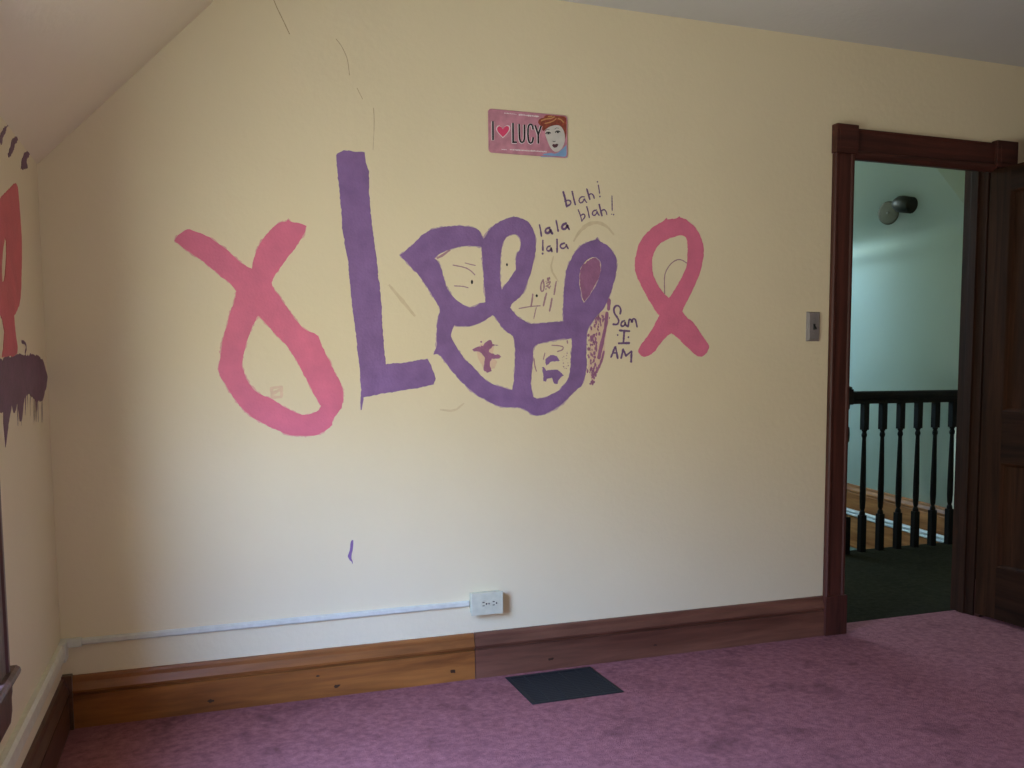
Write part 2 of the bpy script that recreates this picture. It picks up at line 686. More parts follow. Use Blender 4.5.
def base_back(bm, x0, x1, z=0.0, prof=PROF):
    return prism(bm, prof, lambda p: (x0, -p[0], z + p[1]), lambda p: (x1, -p[0], z + p[1]))


XJ = hit(475, 634, 1, -0.02).x                  # joint between the two boards
bb = struct_root('baseboard_back', (0, 0, 0))
bm = BM()
base_back(bm, 0.019, XJ - 0.0012)
obj('board', bm, M['wood_base'], bb, label='orange-brown varnished board left of the joint')
bm = BM()
base_back(bm, XJ + 0.0012, 2.926)
obj('board', bm, M['wood_base_red'], bb, label='darker reddish-brown board right of the joint')
for px_, py_, r_, sq_ in ((211, 701, 0.010, 0.55), (337, 686, 0.012, 0.5), (453, 671.5, 0.010, 0.7), (551, 659, 0.011, 0.45), (318, 676, 0.007, 0.5), (655, 645, 0.008, 0.5)):
    h_ = hit(px_, py_, 1, -0.0192)
    bm = BM()
    dot(bm, (h_.x, h_.z), r_, place_back, 0.0191, 12, sq_, random.Random(int(px_)))
    obj('knot', bm, M['knot'], bb, label='dark knot in the board')
bm = BM()
prism(bm, PROF, lambda p: (p[0], YF, p[1]), lambda p: (p[0], -0.0005, p[1]))
# small square cap where the two boards meet in the corner
box(bm, 0.0, 0.03, -0.03, 0.0, 0.0, 0.176, 0.002)
struct(obj('baseboard_left', bm, M['wood_base_y']))
bm = BM()
base_back(bm, 3.90, XR)
struct(obj('baseboard_right', bm, M['wood_base_red']))

# ------------------------------------------------------------------ window in the left wall
wr = struct_root('window_1', (0, (WY0 + WY1) / 2, WZ0))
CASP = [(0, 0), (0.018, 0), (0.022, 0.008), (0.018, 0.016), (0.018, 0.088), (0.023, 0.094), (0.023, 0.108), (0, 0.110)]   # (depth, across)
bm = BM()
prism(bm, CASP, lambda p: (p[0], WY1 + p[1], WZ0 - 0.005), lambda p: (p[0], WY1 + p[1], 1.672))
obj('casing', bm, M['wood_window'], wr)
bm = BM()
prism(bm, CASP, lambda p: (p[0], WY0 - p[1], WZ0 - 0.005), lambda p: (p[0], WY0 - p[1], 1.672))
obj('casing', bm, M['wood_window'], wr)
bm = BM()
prism(bm, CASP, lambda p: (p[0], WY0, WZ1 + p[1]), lambda p: (p[0], WY1, WZ1 + p[1]))
obj('casing', bm, M['wood_window'], wr)
bm = BM()                                        # stool with rounded nose and horns
box(bm, -0.10, 0.030, WY0, WY1, WZ0 - 0.025, WZ0, 0.0)
prism(bm, [(0.0, WZ0 - 0.030), (0.028, WZ0 - 0.030), (0.035, WZ0 - 0.022), (0.037, WZ0 - 0.015), (0.035, WZ0 - 0.008), (0.028, WZ0 - 0.003), (0.0, WZ0 - 0.003)],
      lambda p: (p[0], WY0 - 0.15, p[1]), lambda p: (p[0], WY1 + 0.15, p[1]))
obj('sill', bm, M['wood_window'], wr)
bm = BM()                                        # apron with shaped ends
AP = [(WY0 - 0.115, 0.44), (WY1 + 0.125, 0.44), (WY1 + 0.125, 0.415), (WY1 + 0.112, 0.405), (WY1 + 0.112, 0.375), (WY1 + 0.09, 0.355), (WY0 - 0.09, 0.345), (WY0 - 0.112, 0.375), (WY0 - 0.112, 0.405)]
prism(bm, AP, lambda p: (0, p[0], p[1]), lambda p: (0.022, p[0], p[1]))
obj('apron', bm, M['wood_window'], wr)
for ya, yb in ((WY0, WY1),):
    for z0, z1, xo in ((WZ0, (WZ0 + WZ1) / 2 + 0.02, -0.075), ((WZ0 + WZ1) / 2 - 0.02, WZ1, -0.115)):
        bm = BM()
        for a in ((ya, ya + 0.045, z0, z1), (yb - 0.045, yb, z0, z1), (ya + 0.045, yb - 0.045, z0, z0 + 0.05), (ya + 0.045, yb - 0.045, z1 - 0.04, z1)):
            box(bm, xo, xo + 0.035, a[0], a[1], a[2], a[3], 0.003)
        sa = obj('sash', bm, M['wood_window'], wr)
        bm = BM()
        box(bm, xo + 0.015, xo + 0.018, ya + 0.045, yb - 0.045, z0 + 0.05, z1 - 0.04)
        obj('pane', bm, M['glass'], sa)

# ------------------------------------------------------------------ door: casing (trim) and leaf
tr = struct_root('trim_1', (3.4, 0, 0), 'dark wooden door casing with square corner blocks around the doorway')
PCAS = [(0, 0), (0.016, 0), (0.022, 0.006), (0.022, 0.014), (0.017, 0.020), (0.017, 0.088), (0.022, 0.094), (0.022, 0.104), (0.016, 0.110), (0, 0.110)]
for x0, kx in ((2.931, 0.91), (3.782, 1.0)):
    bm = BM()
    prism(bm, PCAS, lambda p: (x0 + p[1] * kx, -p[0], 0.165), lambda p: (x0 + p[1] * kx, -p[0], 2.02))
    obj('side_casing', bm, M['wood_casing_z'], tr)
    bm = BM()
    box(bm, x0 - 0.006, x0 + 0.006 + 0.110 * kx, -0.030, 0, 0, 0.170, 0.003)
    obj('plinth_block', bm, M['wood_casing_z'], tr)
bm = BM()
HP = [(0, 1.996), (0.018, 1.996), (0.026, 2.003), (0.029, 2.014), (0.026, 2.026), (0.018, 2.033), (0.018, 2.108), (0.022, 2.112), (0.022, 2.120), (0, 2.122)]
prism(bm, HP, lambda p: (3.024, -p[0], p[1]), lambda p: (3.786, -p[0], p[1]))
obj('head_casing', bm, M['wood_casing_x'], tr)
for x0, x1 in ((2.925, 3.034), (3.780, 3.900)):
    bm = BM()
    box(bm, x0, x1, -0.034, 0, 2.016, 2.131, 0.003)
    cx, cz = (x0 + x1) / 2, 2.073
    box(bm, cx - 0.040, cx + 0.040, -0.0365, -0.03, cz - 0.036, cz + 0.036, 0.0015)
    obj('corner_block', bm, M['wood_casing_x'], tr)
bm = BM()
box(bm, DX0, 3.030, 0.0, WT, 0, 2.055)
box(bm, 3.030, 3.040, 0.045, 0.085, 0, 2.055, 0.002)
obj('jamb', bm, M['wood_jamb'], tr)
bm = BM()
box(bm, 3.770, DX1, 0.0, WT, 0, 2.055)
box(bm, 3.760, 3.770, 0.045, 0.085, 0, 2.055, 0.002)
obj('jamb', bm, M['wood_jamb'], tr)
bm = BM()
box(bm, DX0, DX1, 0.0, WT, 2.055, DZ)
box(bm, 3.040, 3.760, 0.045, 0.085, 2.044, 2.055, 0.002)
obj('head_jamb', bm, M['wood_casing_x'], tr)

# leaf, open at a right angle into the room, hinged on the right jamb
LX0, LX1 = 3.772, 3.806
LY0, LY1 = -0.745, -0.008
dr = struct_root('door_1', (LX0, LY1, 0.012), 'dark brown panelled wooden door standing open into the room')
ST = 0.107
Z = dict(b0=0.014, b1=0.250, l0=0.718, l1=0.946, t0=1.900, t1=2.004)


def dbox(name, y0, y1, z0, z1, mat):
    bm = BM()
    box(bm, LX0, LX1, y0, y1, z0, z1, 0.0015)
    return obj(name, bm, M[mat], dr)


dbox('hinge_stile', LY1 - ST, LY1, Z['b0'], Z['t1'], 'wood_door_z')
dbox('lock_stile', LY0, LY0 + ST, Z['b0'], Z['t1'], 'wood_door_z')
YM = (LY0 + LY1) / 2
dbox('bottom_rail', LY0 + ST, LY1 - ST, Z['b0'], Z['b1'], 'wood_door_y')
dbox('lock_rail', LY0 + ST, LY1 - ST, Z['l0'], Z['l1'], 'wood_door_y')
dbox('top_rail', LY0 + ST, LY1 - ST, Z['t0'], Z['t1'], 'wood_door_y')
dbox('mullion', YM - 0.05, YM + 0.05, Z['b1'], Z['l0'], 'wood_door_z')
dbox('mullion', YM - 0.05, YM + 0.05, Z['l1'], Z['t0'], 'wood_door_z')
for z0, z1 in ((Z['b1'], Z['l0']), (Z['l1'], Z['t0'])):
    for y0, y1 in ((LY0 + ST, YM - 0.05), (YM + 0.05, LY1 - ST)):
        bm = BM()
        box(bm, LX0 + 0.012, LX1 - 0.012, y0, y1, z0, z1)
        # sloping sticking round the panel, both faces
        for sx, e in ((LX0, 1), (LX1, -1)):
            w_ = 0.014
            tri = [(0, 0), (w_ * 0.35, 0.001), (w_, 0.011), (0, 0.012)]      # (across, into leaf)
            prism(bm, tri, lambda p: (sx + e * p[1], y1 - p[0], z0), lambda p: (sx + e * p[1], y1 - p[0], z1))
            prism(bm, tri, lambda p: (sx + e * p[1], y0 + p[0], z0), lambda p: (sx + e * p[1], y0 + p[0], z1))
            prism(bm, tri, lambda p: (sx + e * p[1], y0, z0 + p[0]), lambda p: (sx + e * p[1], y1, z0 + p[0]))
            prism(bm, tri, lambda p: (sx + e * p[1], y0, z1 - p[0]), lambda p: (sx + e * p[1], y1, z1 - p[0]))
        obj('panel', bm, M['wood_door_z'], dr)
for z in (0.28, 1.76):
    bm = BM()
    lathe(bm, [(0.005, -0.04), (0.0055, -0.038), (0.0055, 0.038), (0.005, 0.04)], (LX1 - 0.004, LY1 + 0.0025, z), 'z', 12)
    box(bm, LX0 + 0.004, LX1 - 0.006, LY1, LY1 + 0.0015, z - 0.04, z + 0.04)
    obj('hinge', bm, M['dark_brass'], dr)
for s, x in ((-1, LX0), (1, LX1)):
    bm = BM()
    lathe(bm, [(0.026, 0), (0.026, s * 0.004), (0.009, s * 0.008), (0.009, s * 0.030), (0.022, s * 0.036), (0.027, s * 0.046), (0.022, s * 0.056), (0.004, s * 0.060)], (x, LY0 + 0.055, 0.90), 'x', 18)
    obj('door_knob', bm, M['brass'], dr, True)

# ------------------------------------------------------------------ hall and stairwell beyond the door
HY = 1.42                                        # edge of the hall floor, where the balusters stand
HX = 5.2
bm = BM()
box(bm, 1.9, HX, 0.105, HY + 0.02, -0.10, 0.0)
struct(obj('floor_hall', bm, M['hallcarpet']))
bm = BM()
box(bm, 1.8, HX + 0.1, HY - 0.10, HY - 0.02, -1.5, -0.10)
struct(obj('wall_stairwell_near', bm, M['hallwall']))
bm = BM()
box(bm, 1.9, HX, HY - 0.02, HY + 0.035, -0.24, -0.002, 0.004)
struct(obj('trim_2', bm, M['wood_rail']))
bm = BM()
box(bm, 1.8, HX + 0.1, HY, 4.4, -1.6, -1.5)
struct(obj('floor_stairwell', bm, M['hallcarpet']))
bm = BM()
box(bm, 1.8, 1.9, WT, 4.4, -1.5, 3.5)
struct(obj('wall_hall_left', bm, M['hallwall']))
bm = BM()
for (a, b, c, d) in ((1.9, 2.1, -1.5, 3.5), (4.2, HX, -1.5, 3.5), (2.1, 4.2, -1.5, 2.4), (2.1, 4.2, 3.38, 3.5)):
    box(bm, a, b, 4.3, 4.4, c, d)
struct(obj('wall_stairwell_far', bm, M['hallwall']))
w2 = struct_root('window_2', (3.2, 4.35, 2.5))
bm = BM()
for a in ((2.10, 2.15, 2.4, 3.38), (4.15, 4.2, 2.4, 3.38), (3.125, 3.175, 2.45, 3.33), (2.15, 4.15, 2.4, 2.45), (2.15, 4.15, 3.33, 3.38)):
    box(bm, a[0], a[1], 4.33, 4.37, a[2], a[3], 0.003)
obj('window_frame', bm, M['wood_window'], w2)
for x0, x1, z0, z1 in ((2.15, 3.125, 2.45, 3.33), (3.175, 4.15, 2.45, 3.33)):
    bm = BM()
    box(bm, x0, x1, 4.348, 4.352, z0, z1)
    obj('pane', bm, M['filter_glass'], w2)
# right-hand stair wall: plain below, an added bulge at about two metres for a light band, leaning inward above
bm = BM()
prof = []
zs = [-1.5, 1.80] + [1.84 + i * 0.01 for i in range(40)] + [2.30, 2.80]
CR = 2.10
LEAN = 1.1
for z in zs:
    # an added bulge that catches light as a bright band, then a concave fillet into the part leaning in
    a, b = CR - 0.06, CR + 0.06
    t = max(0.0, min(b, z) - a)
    x = HX - 0.020 * math.exp(-((z - 2.0) / 0.062) ** 2) - LEAN * (t * t / (2 * (b - a)) + max(0.0, z - b))
    prof.append((x, z))
prof.append((prof[-1][0], 3.5))
rows = [[bm.verts.new((x, y, z)) for x, z in prof] for y in (1.42, 4.3)]
back = [[bm.verts.new((HX + 0.1, y, z)) for z in (-1.5, 3.5)] for y in (1.42, 4.3)]
for i in range(len(prof) - 1):
    f = bm.faces.new((rows[0][i], rows[1][i], rows[1][i + 1], rows[0][i + 1]))
    f.smooth = i < len(prof) - 2
for k in (0, 1):
    bm.faces.new(rows[k] + [back[k][1], back[k][0]])
bm.faces.new((back[0][0], back[0][1], back[1][1], back[1][0]))
bm.faces.new((rows[0][0], back[0][0], back[1][0], rows[1][0]))
bm.faces.new((rows[0][-1], rows[1][-1], back[1][1], back[0][1]))
struct(obj('wall_stairwell_right', bm, M['hallwall']))
bm = BM()
box(bm, HX, HX + 0.1, WT, 1.42, -0.10, 2.65)
struct(obj('wall_hall_right', bm, M['hallcream']))
bm = BM()
box(bm, 1.8, HX + 0.1, WT, 1.42, 2.62, 2.72)
box(bm, 1.8, HX + 0.1, 1.38, 1.42, 2.72, 3.5)
struct(obj('ceiling_hall', bm, M['ceiling']))
bm = BM()
box(bm, 1.8, HX + 0.1, 1.38, 4.4, 3.5, 3.6)
struct(obj('ceiling_stairwell', bm, M['ceiling']))

# skirting of the stair wall: capped board, white bead pair, wooden fascia below the floor edge
K = 0.062                                        # gentle fall towards the hall


def along(y, z):
    return z + K * (y - 2.56)


def run(bm, prof, y0, y1):
    return prism(bm, prof, lambda p: (HX - p[0], y0, along(y0, p[1])), lambda p: (HX - p[0], y1, along(y1, p[1])))


sk = struct_root('trim_3', (HX, 2.5, 0))
bm = BM()
run(bm, [(0, 0.076), (0.019, 0.076), (0.019, 0.198), (0.015, 0.202), (0.015, 0.206), (0.022, 0.212), (0.022, 0.224), (0.016, 0.236), (0.011, 0.246), (0.011, 0.256), (0.008, 0.263), (0, 0.265)], 1.44, 4.3)
obj('skirting_board', bm, M['wood_skirt'], sk)
bm = BM()
run(bm, [(0, 0.048), (0.024, 0.050), (0.032, 0.055), (0.034, 0.062), (0.032, 0.068), (0.024, 0.073), (0, 0.076)], 1.44, 4.3)
run(bm, [(0, 0.022), (0.022, 0.024), (0.029, 0.029), (0.031, 0.035), (0.029, 0.041), (0.022, 0.046), (0, 0.048)], 1.44, 4.3)
obj('bead_moulding', bm, M['white_paint'], sk, label='white glossy double bead')
bm = BM()
run(bm, [(0, -0.222), (0.014, -0.222), (0.018, -0.218), (0.018, 0.018), (0, 0.022)], 1.46, 4.3)
obj('fascia_board', bm, M['wood_skirt'], sk)

bm = BM()
box(bm, HX - 0.020, HX, 1.475, 1.535, 0.20, 0.925, 0.003)
struct(obj('trim_4', bm, M['hallcream']))

# stair railing
RY = 1.39
rl = thing('stair_railing', 'dark wooden stair railing with turned balusters across the hall beyond the doorway', 'railing', (4.7, RY, 0))
bm = BM()
RP = [(-0.022, 0.928), (0.022, 0.928), (0.024, 0.950), (0.034, 0.962), (0.036, 0.982), (0.028, 0.998), (0.012, 1.006), (-0.012, 1.006), (-0.028, 0.998), (-0.036, 0.982), (-0.034, 0.962), (-0.024, 0.950)]
prism(bm, RP, lambda p: (4.17, RY + p[0], p[1]), lambda p: (HX - 0.001, RY + p[0], p[1]))
obj('handrail', bm, M['wood_rail'], rl)


def sq_turn(bm, x, hw, zs0, prof, zs1, zt):
    box(bm, x - hw, x + hw, RY - hw, RY + hw, 0.0, zs0, 0.002)
    lathe(bm, prof, (x, RY, 0), 'z', 16)
    box(bm, x - hw, x + hw, RY - hw, RY + hw, zs1, zt, 0.002)


bm = BM()
BPROF = [(0.016, 0.225), (0.0185, 0.236), (0.0165, 0.25), (0.011, 0.262), (0.0155, 0.275), (0.0185, 0.33), (0.0180, 0.42), (0.0150, 0.58), (0.0125, 0.69), (0.0115, 0.715), (0.0165, 0.728), (0.0165, 0.738), (0.0120, 0.752), (0.017, 0.762), (0.0185, 0.775)]
sq_turn(bm, 4.337, 0.0192, 0.232, BPROF, 0.766, 0.93)
b0 = obj('baluster', bm, M['wood_rail'], rl)
for k in range(1, 6):
    b = b0.copy()
    COL.objects.link(b)
    b.parent = rl
    b.location = (0.140 * k, 0, 0)
bm = BM()
NP = [(0.030, 0.225), (0.040, 0.245), (0.030, 0.27), (0.024, 0.30), (0.030, 0.36), (0.034, 0.50), (0.028, 0.64), (0.026, 0.68), (0.043, 0.70), (0.046, 0.74), (0.043, 0.785), (0.026, 0.80), (0.024, 0.88), (0.042, 0.90), (0.044, 0.93)]
lathe(bm, NP, (4.168, RY, 0), 'z', 20)
box(bm, 4.168 - 0.045, 4.168 + 0.045, RY - 0.045, RY + 0.045, 0, 0.232, 0.003)
box(bm, 4.168 - 0.045, 4.168 + 0.045, RY - 0.045, RY + 0.045, 0.925, 1.02, 0.004)
lathe(bm, [(0.05, 1.02), (0.055, 1.026), (0.05, 1.034), (0.03, 1.04), (0.004, 1.045)], (4.168, RY, 0), 'z', 20)
obj('newel_post', bm, M['wood_rail'], rl)


# wall lamp on the leaning upper part of the stair wall
def on_lean(px, py, off=0.0):
    # plane x = HX - (z - CR) * LEAN
    d = ray(px, py)
    t = (HX - off + CR * LEAN - CAM.x - LEAN * CAM.z) / (d.x + LEAN * d.z)
    return CAM + d * t


nrm = Vector((-1, 0, -LEAN)).normalized()
uu = Vector((0, 1, 0))
vv = nrm.cross(uu).normalized()
P0 = on_lean(889, 213)
P1 = on_lean(900, 204, 0.085)
lamp = thing('wall_lamp', 'small dull brass wall lamp with round disc high on the green stairwell wall', 'lamp', tuple(P0))
D0 = on_lean(889, 213, 0.075)
nd = Vector((-1, -0.25, -0.12)).normalized()
du = nd.cross(Vector((0, 0, 1))).normalized()
dv = nd.cross(du)
bm = BM()
lathe(bm, [(0.012, -0.085), (0.016, -0.03), (0.030, -0.004), (0.076, -0.002), (0.080, 0.003), (0.078, 0.009), (0.068, 0.013), (0.010, 0.016), (0.004, 0.017)], D0, n=28, ax_vecs=(du, dv, nd))
disc = obj('backplate', bm, M['brass'], lamp)
bm = BM()
lathe(bm, [(0.006, 0.016), (0.007, 0.020), (0.004, 0.023)], D0, n=10, ax_vecs=(du, dv, nd))
obj('screw', bm, M['steel'], disc)
bm = BM()
A = D0 - nd * 0.012 + Vector((0, -0.03, 0.035))
tube(bm, [A, A.lerp(P1, 0.5) + Vector((0, 0, 0.012)), P1], 0.011)
obj('arm', bm, M['dark_brass'], lamp, True)
bm = BM()
ax = Vector((0.10, -0.95, -0.25)).normalized()
u2 = ax.cross(Vector((0, 0, 1))).normalized()
v2 = ax.cross(u2)
lathe(bm, [(0.012, -0.045), (0.034, -0.04), (0.052, -0.01), (0.056, 0.03), (0.054, 0.10), (0.046, 0.105), (0.030, 0.04)], P1, n=22, ax_vecs=(u2, v2, ax))
obj('lamp_socket', bm, M['dark_brass'], lamp, True)

# ================================================================== THINGS ON THE WALLS AND FLOOR
# ---- surface raceway and outlet
ZC = 0.278
rw = thing('cable_raceway', 'thin white cable raceway running along the walls above the baseboard into the outlet', 'cable raceway', (0.0, 0.0, ZC))
RC = [(0, -0.0105), (0.009, -0.0105), (0.0125, -0.006), (0.0125, 0.006), (0.009, 0.0105), (0, 0.0105)]
bm = BM()
prism(bm, RC, lambda p: (0.05, -p[0], ZC + p[1]), lambda p: (1.352, -p[0], ZC + p[1] + 0.004))
obj('wall_run', bm, M['conduit'], rw)
bm = BM()
prism(bm, [(p[0] * 1.5, p[1] * 2.6 - 0.018) for p in RC], lambda p: (p[0], -2.9, ZC + p[1]), lambda p: (p[0], -0.05, ZC + p[1]))
obj('wall_run', bm, M['conduit_dull'], rw, label='cream raceway run on the left wall')
bm = BM()
box(bm, 0.0, 0.021, -0.062, 0.0, ZC - 0.048, ZC + 0.012, 0.003)
box(bm, 0.0, 0.062, -0.017, 0.0, ZC - 0.0145, ZC + 0.0145, 0.003)
obj('corner_elbow', bm, M['conduit'], rw)

OX0, OX1, OZ0, OZ1 = 1.352, 1.474, 0.243, 0.326
ou = thing('wall_outlet', 'pale surface-mounted double power outlet box on the yellow wall above the baseboard', 'outlet', ((OX0 + OX1) / 2, 0, (OZ0 + OZ1) / 2))
bm = BM()
box(bm, OX0 + 0.004, OX1 - 0.004, -0.036, 0, OZ0 + 0.004, OZ1 - 0.004, 0.004)
obj('box', bm, M['plastic'], ou)
bm = BM()
box(bm, OX0, OX1, -0.0415, -0.0355, OZ0, OZ1, 0.0028)
pl = obj('cover_plate', bm, M['plastic'], ou)
oc = ((OX0 + OX1) / 2, (OZ0 + OZ1) / 2)
for s in (-1, 1):
    cx = oc[0] + s * 0.0195 + 0.006
    bm = BM()
    n = 24
    ring = []
    for i in range(n):
        a = 2 * math.pi * i / n
        ring.append((cx + max(-0.0135, min(0.0135, math.cos(a) * 0.017)), oc[1] + math.sin(a) * 0.0165))
    prism(bm, ring, lambda p: (p[0], -0.0410, p[1]), lambda p: (p[0], -0.0432, p[1]))
    rc = obj('receptacle', bm, M['plastic'], ou)
    bm = BM()
    for dz in (-0.0062, 0.0062):
        box(bm, cx - 0.0065, cx + 0.0015, -0.0437, -0.0425, oc[1] + dz - 0.0015, oc[1] + dz + 0.0015)
    lathe(bm, [(0.0030, -0.0437), (0.0030, -0.0425)], (cx + 0.0085, 0, oc[1]), 'y', 12)
    obj('slot', bm, M['slot'], rc)
bm = BM()
lathe(bm, [(0.0032, -0.0432), (0.0034, -0.0425), (0.0034, -0.0410)], (oc[0] + 0.006, 0, oc[1]), 'y', 12)
obj('screw', bm, M['steel'], ou)

# ---- light switch
sx0, sx1, sz0, sz1 = 2.818, 2.884, 1.250, 1.371
sw = thing('light_switch', 'grey metal light switch plate on the yellow wall left of the doorway', 'light switch', ((sx0 + sx1) / 2, 0, (sz0 + sz1) / 2))
bm = BM()
c = ((sx0 + sx1) / 2, (sz0 + sz1) / 2)
hw, hh = (sx1 - sx0) / 2, (sz1 - sz0) / 2
lo = [(-hw, -hh), (hw, -hh), (hw, hh), (-hw, hh)]
r0 = [bm.verts.new((c[0] + a, 0, c[1] + b)) for a, b in lo]
r1 = [bm.verts.new((c[0] + a * 0.985, -0.003, c[1] + b * 0.99)) for a, b in lo]
r2 = [bm.verts.new((c[0] + a * 0.66, -0.011, c[1] + b * 0.88)) for a, b in lo]
for a, b in ((r0, r1), (r1, r2)):
    for i in range(4):
        bm.faces.new((a[i], a[(i + 1) % 4], b[(i + 1) % 4], b[i]))
bm.faces.new(r2)
bm.faces.new(r0[::-1])
obj('cover_plate', bm, M['steel'], sw)
bm = BM()
box(bm, c[0] - 0.0055, c[0] + 0.0055, -0.0115, -0.0105, c[1] - 0.013, c[1] + 0.011, 0.0005)
prism(bm, [(-0.0105, -0.002), (-0.0105, -0.010), (-0.021, -0.013), (-0.022, -0.009), (-0.0115, 0.004)], lambda p: (c[0] - 0.004, p[0], c[1] + p[1]), lambda p: (c[0] + 0.004, p[0], c[1] + p[1]))
obj('toggle', bm, M['slot'], sw)
for dz in (-0.03, 0.03):
    bm = BM()
    lathe(bm, [(0.003, -0.0122), (0.0034, -0.0115), (0.0034, -0.0105)], (c[0], 0, c[1] + dz), 'y', 10)
    obj('screw', bm, M['steel'], sw)

# ---- floor register
q = [hit(506.5, 678.4, 2, 0.0), hit(595.7, 666, 2, 0.0), hit(620.5, 692, 2, 0.0), hit(529, 706, 2, 0.0)]
vx0, vx1 = (q[0].x + q[3].x) / 2 + 0.006, (q[1].x + q[2].x) / 2 - 0.008
vy0, vy1 = (q[2].y + q[3].y) / 2, min(-0.026, (q[0].y + q[1].y) / 2)
fr = thing('floor_register', 'black metal louvered heating register set in the pink carpet by the baseboard', 'floor register', ((vx0 + vx1) / 2, (vy0 + vy1) / 2, 0))
bm = BM()
for a in ((vx0, vx1, vy0, vy0 + 0.016), (vx0, vx1, vy1 - 0.016, vy1), (vx0, vx0 + 0.016, vy0 + 0.016, vy1 - 0.016), (vx1 - 0.016, vx1, vy0 + 0.016, vy1 - 0.016)):
    box(bm, a[0], a[1], a[2], a[3], -0.002, 0.0035, 0.0012)
obj('frame', bm, M['black_metal'], fr)
bm = BM()
ns = 16
for i in range(ns):
    y = vy0 + 0.016 + (i + 0.5) * (vy1 - vy0 - 0.032) / ns
    prism(bm, [(-0.004, 0.0008), (0.0035, 0.0030), (0.0045, 0.0026), (-0.003, 0.0004)], lambda p: (vx0 + 0.015, y + p[0], p[1]), lambda p: (vx1 - 0.015, y + p[0], p[1]))
for fx in (0.2, 0.4, 0.6, 0.8):
    x = vx0 + (vx1 - vx0) * fx
    box(bm, x - 0.003, x + 0.003, vy0 + 0.012, vy1 - 0.012, 0.0003, 0.0026)
obj('grille', bm, M['black_metal'], fr)
bm = BM()
box(bm, vx0 + 0.012, vx1 - 0.012, vy0 + 0.012, vy1 - 0.012, -0.001, 0.0006)
obj('duct_cover', bm, M['slot'], fr)

# ---- licence plate
O8, S8 = (470, 95), 8.533
PC = [on_back(487.3, 109.3), on_back(567.5, 116.3), on_back(567, 157.9), on_back(487.8, 152.4)]
pcx = sum(p[0] for p in PC) / 4
pcz = sum(p[1] for p in PC) / 4
tilt = 0.006
lp = thing('novelty_license_plate', 'pink novelty license plate with a red heart and a red-haired woman on the wall', 'license plate', (pcx, 0, pcz))


def PL(u, v, d):                                # plate coordinates: u 0..1 left-right, v 0..1 top-bottom
    x, z = (u - 0.5) * 0.305, (0.5 - v) * 0.152
    return Vector((pcx + x * math.cos(tilt) - z * math.sin(tilt), -0.003 - d, pcz + x * math.sin(tilt) + z * math.cos(tilt)))


def rrect(u0, u1, v0, v1, ru, rv):
    out = []
    for cu, cv, a0 in ((u1 - ru, v0 + rv, -90), (u1 - ru, v1 - rv, 0), (u0 + ru, v1 - rv, 90), (u0 + ru, v0 + rv, 180)):
        for k in range(6):
            a = math.radians(a0 + k * 18)
            out.append((cu + ru * math.cos(a), cv + rv * math.sin(a)))
    return out


bm = BM()
prism(bm, rrect(0, 1, 0, 1, 0.04, 0.08), lambda p: PL(p[0], p[1], 0), lambda p: PL(p[0], p[1], 0.0015))
# raised rim
R0, R1 = rrect(0, 1, 0, 1, 0.04, 0.08), rrect(0.014, 0.986, 0.028, 0.972, 0.034, 0.068)
a = [bm.verts.new(PL(u, v, 0.0015)) for u, v in R0]
b = [bm.verts.new(PL(u * 0.986 + 0.007, v * 0.972 + 0.014, 0.003)) for u, v in R0]
c_ = [bm.verts.new(PL(u, v, 0.0015)) for u, v in R1]
for i in range(len(a)):
    j = (i + 1) % len(a)
    bm.faces.new((a[i], a[j], b[j], b[i]))
    bm.faces.new((b[i], b[j], c_[j], c_[i]))
obj('plate', bm, M['p_pink'], lp)


def Q(x, y):                                    # close-up pixel -> plate (u, v)
    tl, tr_, br, bl = (148, 122), (832, 182), (828, 537), (152, 490)
    u = (x - 150) / 680
    for _ in range(4):
        ty = tl[1] + (tr_[1] - tl[1]) * u
        by = bl[1] + (br[1] - bl[1]) * u
        v = (y - ty) / (by - ty)
        lx = tl[0] + (bl[0] - tl[0]) * v
        rx = tr_[0] + (br[0] - tr_[0]) * v
        u = (x - lx) / (rx - lx)
    return (u, v)


def flat(name, loops, d, mat, th=0.0003, par=lp, label=None, sm=0):
    bm = BM()
    for lpz in loops:
        pts = [Q(x, y) for x, y in lpz]
        if sm:
            pts = chaikin(pts, sm)
        top = [bm.verts.new(PL(u, v, d)) for u, v in pts]
        low = [bm.verts.new(PL(u, v, d - th)) for u, v in pts]
        for i in range(len(pts)):
            j = (i + 1) % len(pts)
            bm.faces.new((top[i], top[j], low[j], low[i]))
        es = [e for e in bm.edges if e.verts[0] in top and e.verts[1] in top]
        bmesh.ops.triangle_fill(bm, use_beauty=True, edges=es)
    return obj(name, bm, M[mat], par, label=label)


def pstroke(bm, pts, w, d):
    """flat-ended pen line in close-up pixels, drawn as one mitred polygon strip on the plate"""
    P = [Vector(p) for p in pts]
    L, R = [], []
    for i in range(len(P)):
        t = (P[min(i + 1, len(P) - 1)] - P[max(i - 1, 0)]).normalized()
        n = Vector((-t.y, t.x)) * w / 2
        L.append(P[i] + n)
        R.append(P[i] - n)
    lv = [bm.verts.new(PL(*Q(p.x, p.y), d)) for p in L]
    rv = [bm.verts.new(PL(*Q(p.x, p.y), d)) for p in R]
    for i in range(len(P) - 1):
        bm.faces.new((lv[i], lv[i + 1], rv[i + 1], rv[i]))


